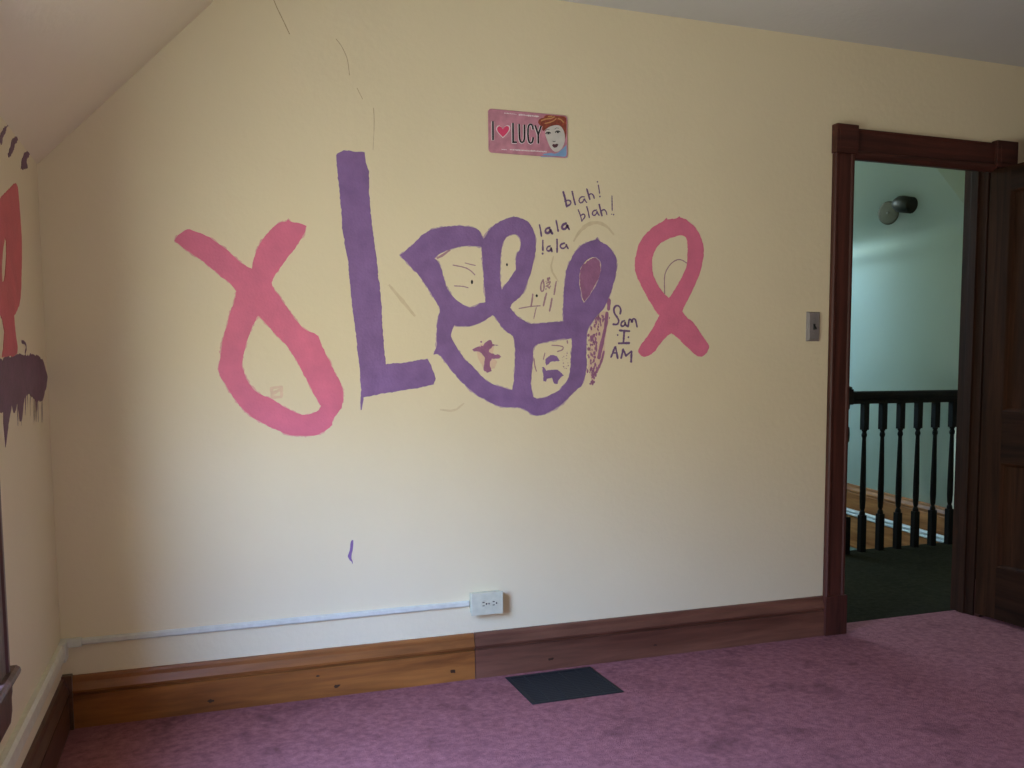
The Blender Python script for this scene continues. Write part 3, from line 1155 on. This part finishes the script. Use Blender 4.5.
LETTERS = [
    [[(189, 228), (189, 388)]],
    [[(358, 242), (358, 412)], [(350, 404), (390, 404)]],
    [[(411, 250), (412, 330), (414, 375), (421, 398), (434, 406), (447, 399), (454, 376), (456, 330), (456, 256)]],
    [[(530, 298), (526, 270), (517, 256), (505, 254), (493, 264), (487, 290), (485, 335), (488, 380), (496, 404), (508, 412), (520, 405), (527, 386), (530, 362)]],
    [[(548, 262), (574, 340)], [(601, 266), (574, 340)], [(574, 336), (574, 416)]]]
for L in LETTERS:
    bm = BM()
    for k, s in enumerate(L):
        pstroke(bm, s, 15, 0.0020 + 0.00002 * k)
    lt = obj('letter', bm, M['p_black'], lp, label='tall black printed letter')
    bm = BM()
    for k, s in enumerate(L):
        pstroke(bm, [(x - 1.5, y + 2) for x, y in s], 23, 0.00170 + 0.00002 * k)
    obj('letter_outline', bm, M['p_white'], lt, label='pale outline behind the black letter')
HEART = [(272, 362), (250, 340), (228, 314), (222, 292), (230, 274), (246, 270), (262, 280), (272, 296), (284, 278), (302, 268), (320, 272), (327, 290), (318, 314), (296, 340)]
flat('heart', [[(272 + (x - 272) * 1.16, 312 + (y - 312) * 1.16) for x, y in HEART]], 0.0018, 'p_white', sm=1, label='pale heart outline')
flat('heart', [HEART], 0.0021, 'p_red', sm=1, label='pink-red heart')
# small pale illegible lines of print along the top and the bottom
rng = random.Random(5)
for x0, x1, y0, y1, hh_ in ((408, 582, 174, 190, 13), (285, 390, 160, 172, 7), (330, 645, 466, 484, 12), (260, 305, 464, 468, 7)):
    x = x0
    bm = BM()
    while x < x1:
        w = rng.uniform(6, 13)
        y = y0 + (y1 - y0) * (x - x0) / (x1 - x0)
        pstroke(bm, [(x, y + rng.uniform(-1.5, 1.5)), (min(x1, x + w), y + rng.uniform(-1.5, 1.5))], hh_ * rng.uniform(0.6, 1.1), 0.0018)
        x += w + rng.uniform(1, 4)
    obj('small_print', bm, M['p_white'], lp, label='blurred pale line of small print')
# portrait: collar, hair, face
flat('collar', [[(590, 527), (622, 500), (680, 492), (715, 500), (745, 490), (795, 450), (822, 425), (826, 532)]], 0.0018, 'p_blue', label='blue collar')
hair = flat('hair', [[(572, 232), (590, 205), (625, 200), (635, 178), (680, 172), (720, 178), (760, 180), (800, 185), (826, 196), (825, 300), (822, 345), (808, 380), (792, 330), (776, 280), (740, 268), (700, 272), (668, 280), (640, 296), (622, 310), (606, 300), (612, 270), (582, 256)]], 0.0019, 'p_hair', sm=1, label='auburn curled hair')
face = flat('face', [[(632, 322), (640, 296), (668, 276), (705, 264), (745, 260), (776, 272), (800, 310), (808, 350), (806, 395), (795, 430), (775, 462), (745, 482), (718, 484), (692, 468), (668, 430), (650, 385), (638, 350)]], 0.0022, 'p_skin', sm=1, label='pale face')
bm = BM()
for s, w in (([(600, 225), (640, 210), (690, 205), (720, 190)], 12), ([(630, 248), (670, 240), (710, 225), (735, 205)], 10), ([(745, 205), (775, 215), (800, 240)], 12), ([(660, 190), (700, 186)], 10)):
    pstroke(bm, s, w, 0.0023)
obj('curl', bm, M['p_hairlight'], hair, label='copper highlight in the hair')
for ex, ey in ((0, 0), (83, -10)):
    bm = BM()
    pstroke(bm, [(638 + ex, 334 + ey), (650 + ex, 321 + ey), (668 + ex, 320 + ey), (684 + ex, 329 + ey)], 9, 0.0025)
    pstroke(bm, [(653 + ex, 331 + ey), (671 + ex, 331 + ey)], 14, 0.0026)
    obj('eye', bm, M['p_black'], face)
    bm = BM()
    pstroke(bm, [(634 + ex, 309 + ey * 1.3), (650 + ex, 297 + ey * 1.3), (672 + ex, 300 + ey * 1.3)], 5, 0.0025)
    obj('eyebrow', bm, M['p_grey'], face)
bm = BM()
pstroke(bm, [(698, 394), (711, 401), (723, 394)], 7, 0.0025)
obj('nose', bm, M['p_grey'], face)
flat('lips', [[(692, 426), (706, 418), (718, 422), (732, 416), (748, 422), (742, 438), (728, 450), (710, 450), (698, 440)]], 0.0026, 'p_lip', par=face, sm=1)

# ---- painted motifs on the back wall
OL, SL = (165, 210), 3.268
OUT = [(30, 100), (38, 88), (60, 68), (75, 62), (95, 68), (150, 92), (200, 128), (235, 160), (268, 188), (284, 192), (288, 165), (300, 130), (320, 95), (345, 65), (375, 40), (395, 40), (402, 30), (415, 40), (440, 45), (460, 52), (455, 75), (443, 95), (420, 130), (385, 175), (355, 220), (346, 242), (365, 270), (385, 300), (405, 330), (430, 365), (455, 390), (500, 408), (505, 425), (520, 460), (545, 510), (570, 560), (585, 590), (580, 640), (565, 665), (545, 690), (545, 705), (510, 733), (470, 738), (425, 740), (385, 728), (345, 710), (310, 692), (270, 668), (235, 630), (200, 575), (172, 530), (178, 490), (185, 440), (200, 380), (215, 330), (235, 270), (225, 255), (205, 235), (170, 205), (120, 165), (80, 138), (48, 115)]
HOLE = [(305, 345), (325, 365), (350, 395), (385, 430), (410, 460), (435, 500), (460, 550), (485, 600), (505, 635), (510, 640), (500, 658), (475, 667), (440, 668), (400, 650), (365, 628), (345, 615), (320, 608), (295, 590), (270, 560), (255, 525), (250, 500), (258, 460), (270, 420), (285, 380)]
bm = BM()
painted(bm, [OUT, HOLE], OL, SL, seed=11, amp=0.0011)
rib = tag(obj('painted_ribbon', bm, M['pink'], origin=(1.0, 0, 1.2)), 'large pink upside-down looped ribbon painted left of the purple letter L', 'wall painting', 'pink painted ribbons')
bm = BM()
fringe(bm, [OUT, HOLE], OL, SL, seed=41)
obj('thin_paint_edge', bm, M['fringe_pink'], rib, label='thin pale pink feathered edge')
bm = BM()
rng = random.Random(4)
for s in ([(347, 582), (378, 578)], [(380, 578), (381, 608)], [(379, 611), (352, 612)], [(348, 584), (350, 612)], [(352, 600), (374, 588)]):
    px_stroke(bm, s, 0.010, OL, SL, d=0.0006, rng=rng)
obj('brush_mark', bm, M['smear_pink'], rib, label='faint pink square brush mark inside the loop')

LOUT = [(43, 60), (60, 52), (112, 57), (115, 80), (124, 105), (125, 160), (135, 260), (145, 340), (155, 420), (160, 520), (168, 598), (205, 595), (245, 590), (275, 584), (285, 605), (296, 635), (290, 650), (250, 660), (215, 665), (170, 672), (130, 680), (112, 684), (107, 716), (103, 716), (105, 660), (100, 600), (90, 500), (78, 420), (72, 340), (58, 260), (50, 160), (42, 90)]
bm = BM()
painted(bm, [LOUT], (320, 130), 2.557, smooth=0, seed=12, amp=0.0012)
tag(obj('painted_letter', bm, M['purple'], origin=(1.1, 0, 1.2)), 'tall purple letter L painted between the pink ribbon and the purple flower', 'wall painting')

OF, SF = (390, 200), 3.3375
FOUT = [(33, 185), (80, 145), (120, 105), (170, 90), (225, 85), (280, 92), (300, 105), (312, 130), (330, 100), (360, 75), (390, 60), (420, 57), (450, 65), (470, 85), (485, 120), (488, 155), (480, 200), (470, 240), (455, 285), (440, 320), (405, 345), (400, 360), (425, 390), (462, 412), (500, 412), (540, 408), (578, 405), (578, 370), (580, 310), (585, 250), (595, 215), (615, 175), (640, 150), (665, 138), (686, 134), (690, 126), (696, 134), (705, 140), (735, 160), (752, 185), (758, 210), (755, 245), (745, 285), (730, 330), (710, 365), (690, 385), (668, 415), (655, 450), (655, 500), (655, 560), (650, 595), (640, 620), (625, 630), (600, 655), (570, 685), (540, 705), (510, 718), (480, 720), (465, 710), (440, 695), (420, 692), (370, 692), (330, 675), (290, 650), (250, 620), (215, 580), (185, 545), (165, 515), (145, 515), (155, 490), (155, 430), (160, 390), (168, 370), (160, 350), (130, 300), (100, 255), (70, 225)]
H1 = [(148, 195), (165, 178), (200, 165), (250, 152), (290, 155), (306, 157), (308, 200), (311, 260), (316, 300), (318, 340), (300, 345), (275, 360), (240, 350), (215, 330), (190, 295), (178, 260), (172, 225), (160, 205)]


def conv_px(loop, o, s):
    """close-up pixels of another crop -> the flower crop's pixels"""
    return [((o[0] + x / s - OF[0]) * SF, (o[1] + y / s - OF[1]) * SF) for x, y in loop]


H2 = conv_px([(270, 155), (300, 155), (318, 175), (325, 215), (322, 245), (300, 280), (290, 330), (293, 370), (290, 390), (250, 445), (215, 490), (203, 512), (195, 470), (193, 400), (192, 330), (200, 260), (208, 205), (235, 170)], (470, 210), 6.4)
H3Z = [(210, 250), (240, 220), (280, 202), (310, 215), (330, 250), (325, 290), (315, 330), (300, 380), (270, 420), (240, 470), (215, 500), (200, 470), (195, 430), (185, 380), (187, 310), (195, 270)]
H3 = conv_px(H3Z, (550, 225), 6.4)
H4 = conv_px([(155, 160), (170, 168), (200, 172), (270, 166), (310, 150), (350, 130), (380, 110), (400, 95), (420, 110), (440, 145), (465, 180), (500, 210), (540, 240), (545, 300), (545, 380), (540, 470), (535, 530), (525, 578), (480, 565), (430, 550), (385, 535), (340, 500), (300, 460), (260, 415), (215, 370), (180, 320), (155, 275), (130, 240), (135, 210)], (430, 300), 6.4)
H5 = conv_px([(180, 310), (195, 285), (260, 268), (320, 258), (380, 250), (425, 245), (425, 310), (418, 400), (415, 480), (390, 530), (340, 580), (300, 605), (260, 625), (210, 632), (180, 622), (170, 570), (165, 500), (175, 420), (178, 360)], (505, 300), 6.4)
fl = thing('painted_flower', 'large purple outlined flower shape with looped petals painted in the middle of the yellow wall', 'wall painting', (1.6, 0, 1.2))
bm = BM()
painted(bm, [FOUT, H1, H2, H3, H4, H5], OF, SF, seed=13, amp=0.0011, step=0.005)
obj('purple_outline', bm, M['purple'], fl)
bm = BM()
H3in = [(252 + (x - 252) * 0.93, 345 + (y - 345) * 0.95) for x, y in H3Z]
painted(bm, [H3in], (550, 225), 6.4, seed=14, amp=0.0018, step=0.004, d1=0.0009)
obj('petal_filling', bm, M['plum'], fl, label='plum pink paint filling the right petal loop')
bm = BM()
fringe(bm, [FOUT, H1, H2, H3, H4, H5], OF, SF, seed=43)
obj('thin_paint_edge', bm, M['fringe_purple'], fl, label='thin lavender dry-brushed edge')
# pencilled face lines and dots inside the petals
bm = BM()
rng = random.Random(21)
OE, SE = (400, 215), 6.98
for s, w in (([(370, 350), (450, 365), (490, 385), (522, 418)], 0.0042), ([(455, 335), (490, 345), (525, 352)], 0.0036), ([(380, 495), (440, 498), (475, 508)], 0.0038), ([(262, 300), (300, 280), (345, 245)], 0.008)):
    px_stroke(bm, s, w, OE, SE, d=0.0005, rng=rng)
obj('faint_line', bm, M['ink_pink'], fl, label='faint mauve pen lines inside the left petal')
for p_, r_, o_, s_, q_ in (((502, 468), 0.0042, OE, SE, 1.9), ((236, 350), 0.0036, (470, 210), 6.4, 1.5), ((405, 330), 0.0046, (505, 270), 12.8, 1.2)):
    bm = BM()
    px_dot(bm, p_, r_, o_, s_, sq=q_, d=0.0006)
    obj('dot', bm, M['slot'], fl, label='small dark dot')
bm = BM()
OG, SG = (505, 270), 12.8
for s, w in (([(180, 493), (260, 478), (340, 465), (450, 458)], 0.0040), ([(355, 310), (348, 380), (335, 455)], 0.0060), ([(400, 480), (385, 540), (368, 620)], 0.0036), ([(530, 300), (510, 370), (492, 455)], 0.0072), ([(655, 150), (640, 230), (628, 312)], 0.0060), ([(600, 365), (588, 440), (570, 522)], 0.0070),
             ([(488, 125), (462, 170), (455, 230), (462, 275), (490, 270), (502, 210), (490, 135)], 0.0055)):
    px_stroke(bm, s, w, OG, SG, d=0.0005, rng=rng)
for i in range(26):
    px_dot(bm, (rng.gauss(556, 16), rng.uniform(85, 248)), rng.uniform(0.0018, 0.0042), OG, SG, d=0.0006, rng=rng)
obj('scribble', bm, M['ink_pink'], fl, label='mauve scribbles between the two upper petals')
# smudges in the two lower cells
O4 = (430, 300)
for c_, r_, o_ in (((350, 350), 0.040, O4), ((372, 395), 0.028, O4)):
    bm = BM()
    px_dot(bm, c_, r_, o_, 6.4, d=0.0001, sq=1.2, rng=rng)
    obj('pale_wash', bm, M['smear_pink'], fl, label='pale pink haze round the smudge')
bm = BM()
painted(bm, [[(270, 318), (300, 298), (330, 300), (355, 270), (375, 255), (395, 262), (400, 282), (440, 292), (395, 300), (380, 330), (400, 350), (440, 348), (455, 365), (440, 380), (395, 375), (380, 400), (385, 430), (395, 455), (370, 467), (345, 455), (345, 400), (355, 372), (330, 345), (308, 328), (285, 332)]], O4, 6.4, smooth=1, seed=15, amp=0.0018, step=0.004, d1=0.0009)
px_dot(bm, (327, 268), 0.0036, O4, 6.4, d=0.0008)
obj('smudge', bm, M['plum'], fl, label='purple-pink smudge in the lower left cell')
bm = BM()
O5 = (505, 300)
painted(bm, [[(262, 375), (290, 352), (330, 360), (352, 388), (322, 392), (290, 396), (266, 418), (254, 402)], [(235, 430), (250, 428), (265, 455), (300, 448), (340, 445), (376, 485), (352, 496), (335, 538), (315, 532), (300, 502), (270, 506), (260, 527), (245, 520), (243, 470)]], O5, 6.4, smooth=0, seed=16, amp=0.0016, step=0.004, d1=0.0009)
obj('smudge', bm, M['purple'], fl, label='two purple smudges in the lower right cell')
bm = BM()
for s, w in (([(300, 290), (345, 292), (375, 300), (368, 320), (335, 330)], 0.0045), ([(398, 262), (400, 275)], 0.0065), ([(185, 375), (190, 420), (200, 455)], 0.005), ([(255, 340), (245, 380)], 0.004)):
    px_stroke(bm, s, w, O5, 6.4, d=0.0006, rng=rng)
for i in range(18):
    px_dot(bm, (rng.uniform(360, 410), rng.uniform(330, 440)), rng.uniform(0.001, 0.0026), O5, 6.4, d=0.0006, rng=rng)
obj('smudge', bm, M['ink_pink'], fl, label='mauve squiggle and specks in the lower right cell')
# dry-brushed mauve streak down the right side, over a thin pale pink wash
bm = BM()
painted(bm, [[(640, 72), (664, 76), (668, 112), (655, 190), (640, 280), (642, 340), (622, 400), (592, 470), (560, 535), (545, 545), (545, 500), (533, 420), (540, 300), (530, 240), (550, 180), (575, 122), (602, 92)]], O5, 6.4, seed=23, amp=0.002, step=0.004, d1=0.0004)
obj('pale_wash', bm, M['smear_pink'], fl, label='pale pink wash under the dry-brushed streak')
bm = BM()
px_stroke(bm, [(664, 0), (664, 30), (662, 58)], 0.014, O5, 6.4, d=0.0006, rng=rng)
px_stroke(bm, [(652, 85), (645, 160), (628, 240), (612, 310), (600, 370)], 0.0135, O5, 6.4, d=0.0006, rng=rng)
px_stroke(bm, [(632, 330), (618, 390), (596, 440), (570, 480)], 0.009, O5, 6.4, d=0.0006, rng=rng)
for i in range(95):
    t = rng.random()
    x = 612 - 60 * t + rng.gauss(0, 20) - 25 * math.sin(t * 3.1)
    px_dot(bm, (x, 90 + 380 * t), rng.uniform(0.0014, 0.0046), O5, 6.4, d=0.0006, sq=1.8, rng=rng)
for i in range(30):
    px_dot(bm, (rng.gauss(565, 9), rng.uniform(430, 545)), rng.uniform(0.002, 0.0048), O5, 6.4, d=0.0006, sq=1.4, rng=rng)
obj('dry_brush_streak', bm, M['plum'], fl, label='dry-brushed mauve streak along the right side')
# faint wiped smears around the petals
O9, S9 = (530, 175), 9.04
for pl_, w_, o_, s_ in (([(400, 590), (440, 520), (500, 460), (560, 432), (630, 430), (700, 468), (750, 530)], 0.014, O9, S9),
                        ([(690, 258), (725, 300), (762, 345)], 0.014, (160, 200), 3.0),
                        ([(545, 190), (535, 230), (560, 270)], 0.008, OF, SF),
                        ([(170, 700), (215, 705), (245, 680)], 0.009, OF, SF)):
    bm = BM()
    px_stroke(bm, pl_, w_, o_, s_, d=0.0002, rng=rng, taper=True)
    obj('faint_smear', bm, M['smear'], fl, label='faint greyish wiped smear')

OR, SR = (625, 205), 4.8
ROUT = [(60, 200), (75, 170), (105, 130), (150, 95), (190, 72), (198, 62), (205, 70), (250, 65), (260, 55), (268, 62), (300, 72), (335, 105), (360, 145), (375, 190), (378, 220), (370, 290), (350, 350), (320, 420), (295, 465), (275, 510), (290, 535), (325, 560), (360, 610), (395, 660), (405, 680), (390, 715), (360, 732), (325, 710), (285, 670), (245, 630), (222, 615), (200, 630), (165, 670), (135, 710), (100, 732), (75, 722), (62, 700), (70, 680), (100, 640), (135, 590), (165, 530), (140, 500), (110, 450), (80, 390), (55, 340), (47, 310), (48, 260)]
RH = [(290, 152), (300, 175), (300, 230), (297, 290), (280, 330), (255, 380), (235, 415), (210, 447), (185, 425), (160, 390), (140, 350), (130, 300), (128, 260), (140, 220), (165, 185), (200, 165), (250, 150), (270, 145)]
bm = BM()
painted(bm, [ROUT, RH], OR, SR, seed=17, amp=0.0010, step=0.005)
rib2 = tag(obj('painted_ribbon', bm, M['pink'], origin=(2.2, 0, 1.2)), 'upright pink looped ribbon painted right of the purple flower, nearest the light switch', 'wall painting', 'pink painted ribbons')
bm = BM()
px_stroke(bm, [(190, 425), (188, 360), (192, 325), (215, 285), (245, 263), (270, 262), (298, 280)], 0.0042, OR, SR, d=0.0006, rng=rng)
obj('thin_line', bm, M['ink_pink'], rib2, label='thin curved brown line inside the loop')

# ---- hand lettering
def words(name, label, strokes, dots, o, s, mat='ink'):
    bm = BM()
    r = random.Random(len(strokes))
    for st, w in strokes:
        px_stroke(bm, st, w, o, s, d=0.0008, rng=r)
    for p, rr in dots:
        px_dot(bm, p, rr, o, s, d=0.0008)
    c = Vector((0, 0, 0))
    for v in bm.verts:
        c += v.co
    c /= len(bm.verts)
    return tag(obj(name, bm, M[mat], origin=(c.x, 0, c.z)), label, 'handwriting', 'purple handwriting on the wall')


W1, W2 = 0.0064, 0.0050
words('painted_words', 'upper word "blah!" handwritten in purple on the wall under the plate', [
    ([(300, 155), (318, 220), (330, 285)], 0.0088), ([(316, 240), (345, 225), (370, 240), (366, 265), (330, 285)], W1),
    ([(380, 150), (392, 205), (408, 268)], W1),
    ([(490, 198), (462, 196), (440, 225), (450, 255), (478, 246), (491, 208), (498, 235), (512, 248)], W2),
    ([(513, 127), (525, 170), (540, 220)], W1), ([(526, 185), (552, 166), (574, 185), (580, 212)], W2),
    ([(617, 92), (623, 128), (628, 165)], W2)], [((609, 62), 0.0030), ((631, 195), 0.0034)], O9, S9)
words('painted_words', 'lower right word "blah!" handwritten in purple above the right petal', [
    ([(435, 315), (455, 365), (468, 418)], W2), ([(455, 368), (485, 350), (500, 375), (468, 415)], W2),
    ([(512, 287), (525, 330), (535, 385)], W2),
    ([(600, 317), (570, 325), (560, 355), (580, 370), (604, 345), (603, 320), (612, 350), (624, 364)], W2),
    ([(625, 267), (637, 320), (650, 368)], W1), ([(640, 328), (668, 310), (688, 330), (694, 358)], W2),
    ([(740, 190), (742, 320)], 0.0042)], [((755, 358), 0.0030), ((737, 355), 0.0022)], O9, S9)
words('painted_words', 'upper line "la la" handwritten in purple beside the looped petal', [
    ([(85, 452), (95, 500), (102, 552)], W1),
    ([(176, 477), (145, 485), (135, 515), (160, 530), (184, 508), (180, 484), (190, 512), (200, 530)], 0.0086),
    ([(235, 412), (245, 460), (254, 508)], W1),
    ([(325, 437), (295, 450), (285, 480), (310, 494), (334, 470), (331, 444), (341, 470), (352, 490)], 0.0086)], [], O9, S9)
words('painted_words', 'lower line "la la" handwritten in purple beside the looped petal', [
    ([(115, 592), (114, 636), (115, 680)], W1),
    ([(180, 642), (155, 650), (148, 680), (170, 690), (191, 672), (188, 648), (196, 692)], W1),
    ([(243, 582), (245, 640), (243, 698)], W1),
    ([(310, 617), (280, 625), (270, 650), (295, 668), (324, 650), (329, 618), (331, 645), (344, 664)], W1)], [((113, 711), 0.0040)], O9, S9)
OS, SS = (600, 295), 10.24
words('painted_words', 'three stacked words "Sam I AM" handwritten in purple left of the right pink ribbon', [
    ([(205, 192), (214, 150), (195, 112), (162, 108), (139, 140), (146, 190), (178, 230), (194, 270), (176, 304), (134, 300)], 0.0076),
    ([(250, 262), (222, 275), (210, 308), (234, 325), (257, 300), (252, 264), (262, 308), (284, 325)], 0.0070),
    ([(286, 325), (292, 285), (298, 247), (318, 252), (324, 290), (334, 242), (360, 247), (370, 285), (378, 325)], 0.0072),
    ([(200, 363), (250, 367), (300, 370)], 0.0080), ([(248, 370), (243, 430), (238, 490)], 0.0088), ([(190, 495), (245, 494), (298, 492)], 0.0084),
    ([(112, 635), (135, 580), (155, 517), (165, 570), (180, 648)], 0.0076), ([(128, 595), (175, 592)], 0.0056),
    ([(215, 646), (226, 600), (236, 556)], 0.0078), ([(238, 560), (252, 592), (265, 625)], 0.0074), ([(265, 622), (292, 600), (320, 577)], 0.0074), ([(322, 580), (320, 630), (317, 684)], 0.0084)],
    [((180, 410), 0.0036), ((290, 432), 0.0040)], OS, SS)

# ---- short purple mark low on the wall
bm = BM()
painted(bm, [[(425, 190), (445, 200), (447, 300), (437, 380), (416, 450), (410, 520), (420, 570), (438, 600), (436, 650), (426, 642), (415, 600), (380, 582), (350, 532), (342, 492), (362, 450), (382, 380), (386, 280), (398, 220)]], (330, 530), 19.2, smooth=1, seed=18, amp=0.0004, step=0.004)
tag(obj('paint_mark', bm, M['purple'], origin=(1.0, 0, 0.53)), 'short vertical purple paint squiggle low on the wall above the raceway', 'paint mark')

# ---- paint on the left wall
OP, SP = (0, 170), 2.65
bm = BM()
painted(bm, [[(-14, 100), (0, 75), (18, 55), (40, 32), (46, 45), (52, 110), (58, 200), (55, 330), (48, 368), (36, 385), (40, 430), (46, 470), (44, 492), (4, 496), (8, 470), (11, 430), (4, 388), (-10, 380), (-18, 300), (-20, 180)],
              [(12, 178), (15.5, 190), (15, 240), (11, 292), (5, 296), (4, 250), (8, 205)]], OP, SP, on_left, place_left, smooth=1, seed=19, amp=0.0012)
tag(obj('painted_ribbon', bm, M['pink_red'], origin=(0, -0.5, 1.4)), 'tall rose red pointed loop painted on the left wall at the frame edge', 'wall painting')
bm = BM()
painted(bm, [[(-16, 504), (0, 500), (60, 490), (75, 493), (95, 488), (110, 496), (118, 520), (126, 548), (121, 580), (112, 610), (95, 612), (76, 592), (66, 604), (60, 650), (53, 662), (46, 622), (36, 644), (30, 622), (25, 652), (20, 690), (14, 735), (11, 690), (8, 640), (-4, 640), (-14, 600)]], OP, SP, on_left, place_left, smooth=0, seed=20, amp=0.0035, step=0.009, d1=0.0008)
rng = random.Random(8)
for i in range(26):
    x = rng.uniform(0, 112)
    y0 = 575 + rng.uniform(0, 30)
    px_stroke(bm, [(x, y0), (x + rng.uniform(-2, 2), y0 + rng.uniform(20, 75))], rng.uniform(0.003, 0.012), OP, SP, on_left, place_left, d=0.0004, rng=rng, taper=True)
px_stroke(bm, [(57, 455), (66, 458), (70, 470), (66, 484)], 0.010, OP, SP, on_left, place_left, d=0.0004, rng=rng)
tag(obj('paint_patch', bm, M['purple_dark'], origin=(0, -0.4, 1.1)), 'dark purple brushed paint patch with drips on the left wall', 'paint mark')
OD, SD = (0, 110), 5.12
for lpz, lab in (([(0, 125), (28, 85), (40, 80), (30, 105), (12, 140), (6, 180), (-6, 150)], 'leftmost of the three dark purple dabs under the sloped ceiling'),
                 ([(60, 150), (85, 140), (90, 150), (74, 185), (62, 215), (45, 242), (40, 232), (48, 195)], 'middle of the three dark purple dabs under the sloped ceiling'),
                 ([(122, 220), (148, 216), (150, 226), (134, 265), (140, 296), (105, 302), (108, 262)], 'rightmost dark purple dab, nearest the corner under the sloped ceiling')):
    bm = BM()
    painted(bm, [lpz], OD, SD, on_left, place_left, smooth=0, seed=30, amp=0.002, step=0.005)
    c = Vector((0, 0, 0))
    for v in bm.verts:
        c += v.co
    c /= len(bm.verts)
    tag(obj('paint_dab', bm, M['purple_dark'], origin=tuple(c)), lab, 'paint mark', 'purple dabs on the left wall')

for o in bpy.data.objects:
    if '_base' in o:
        del o['_base']
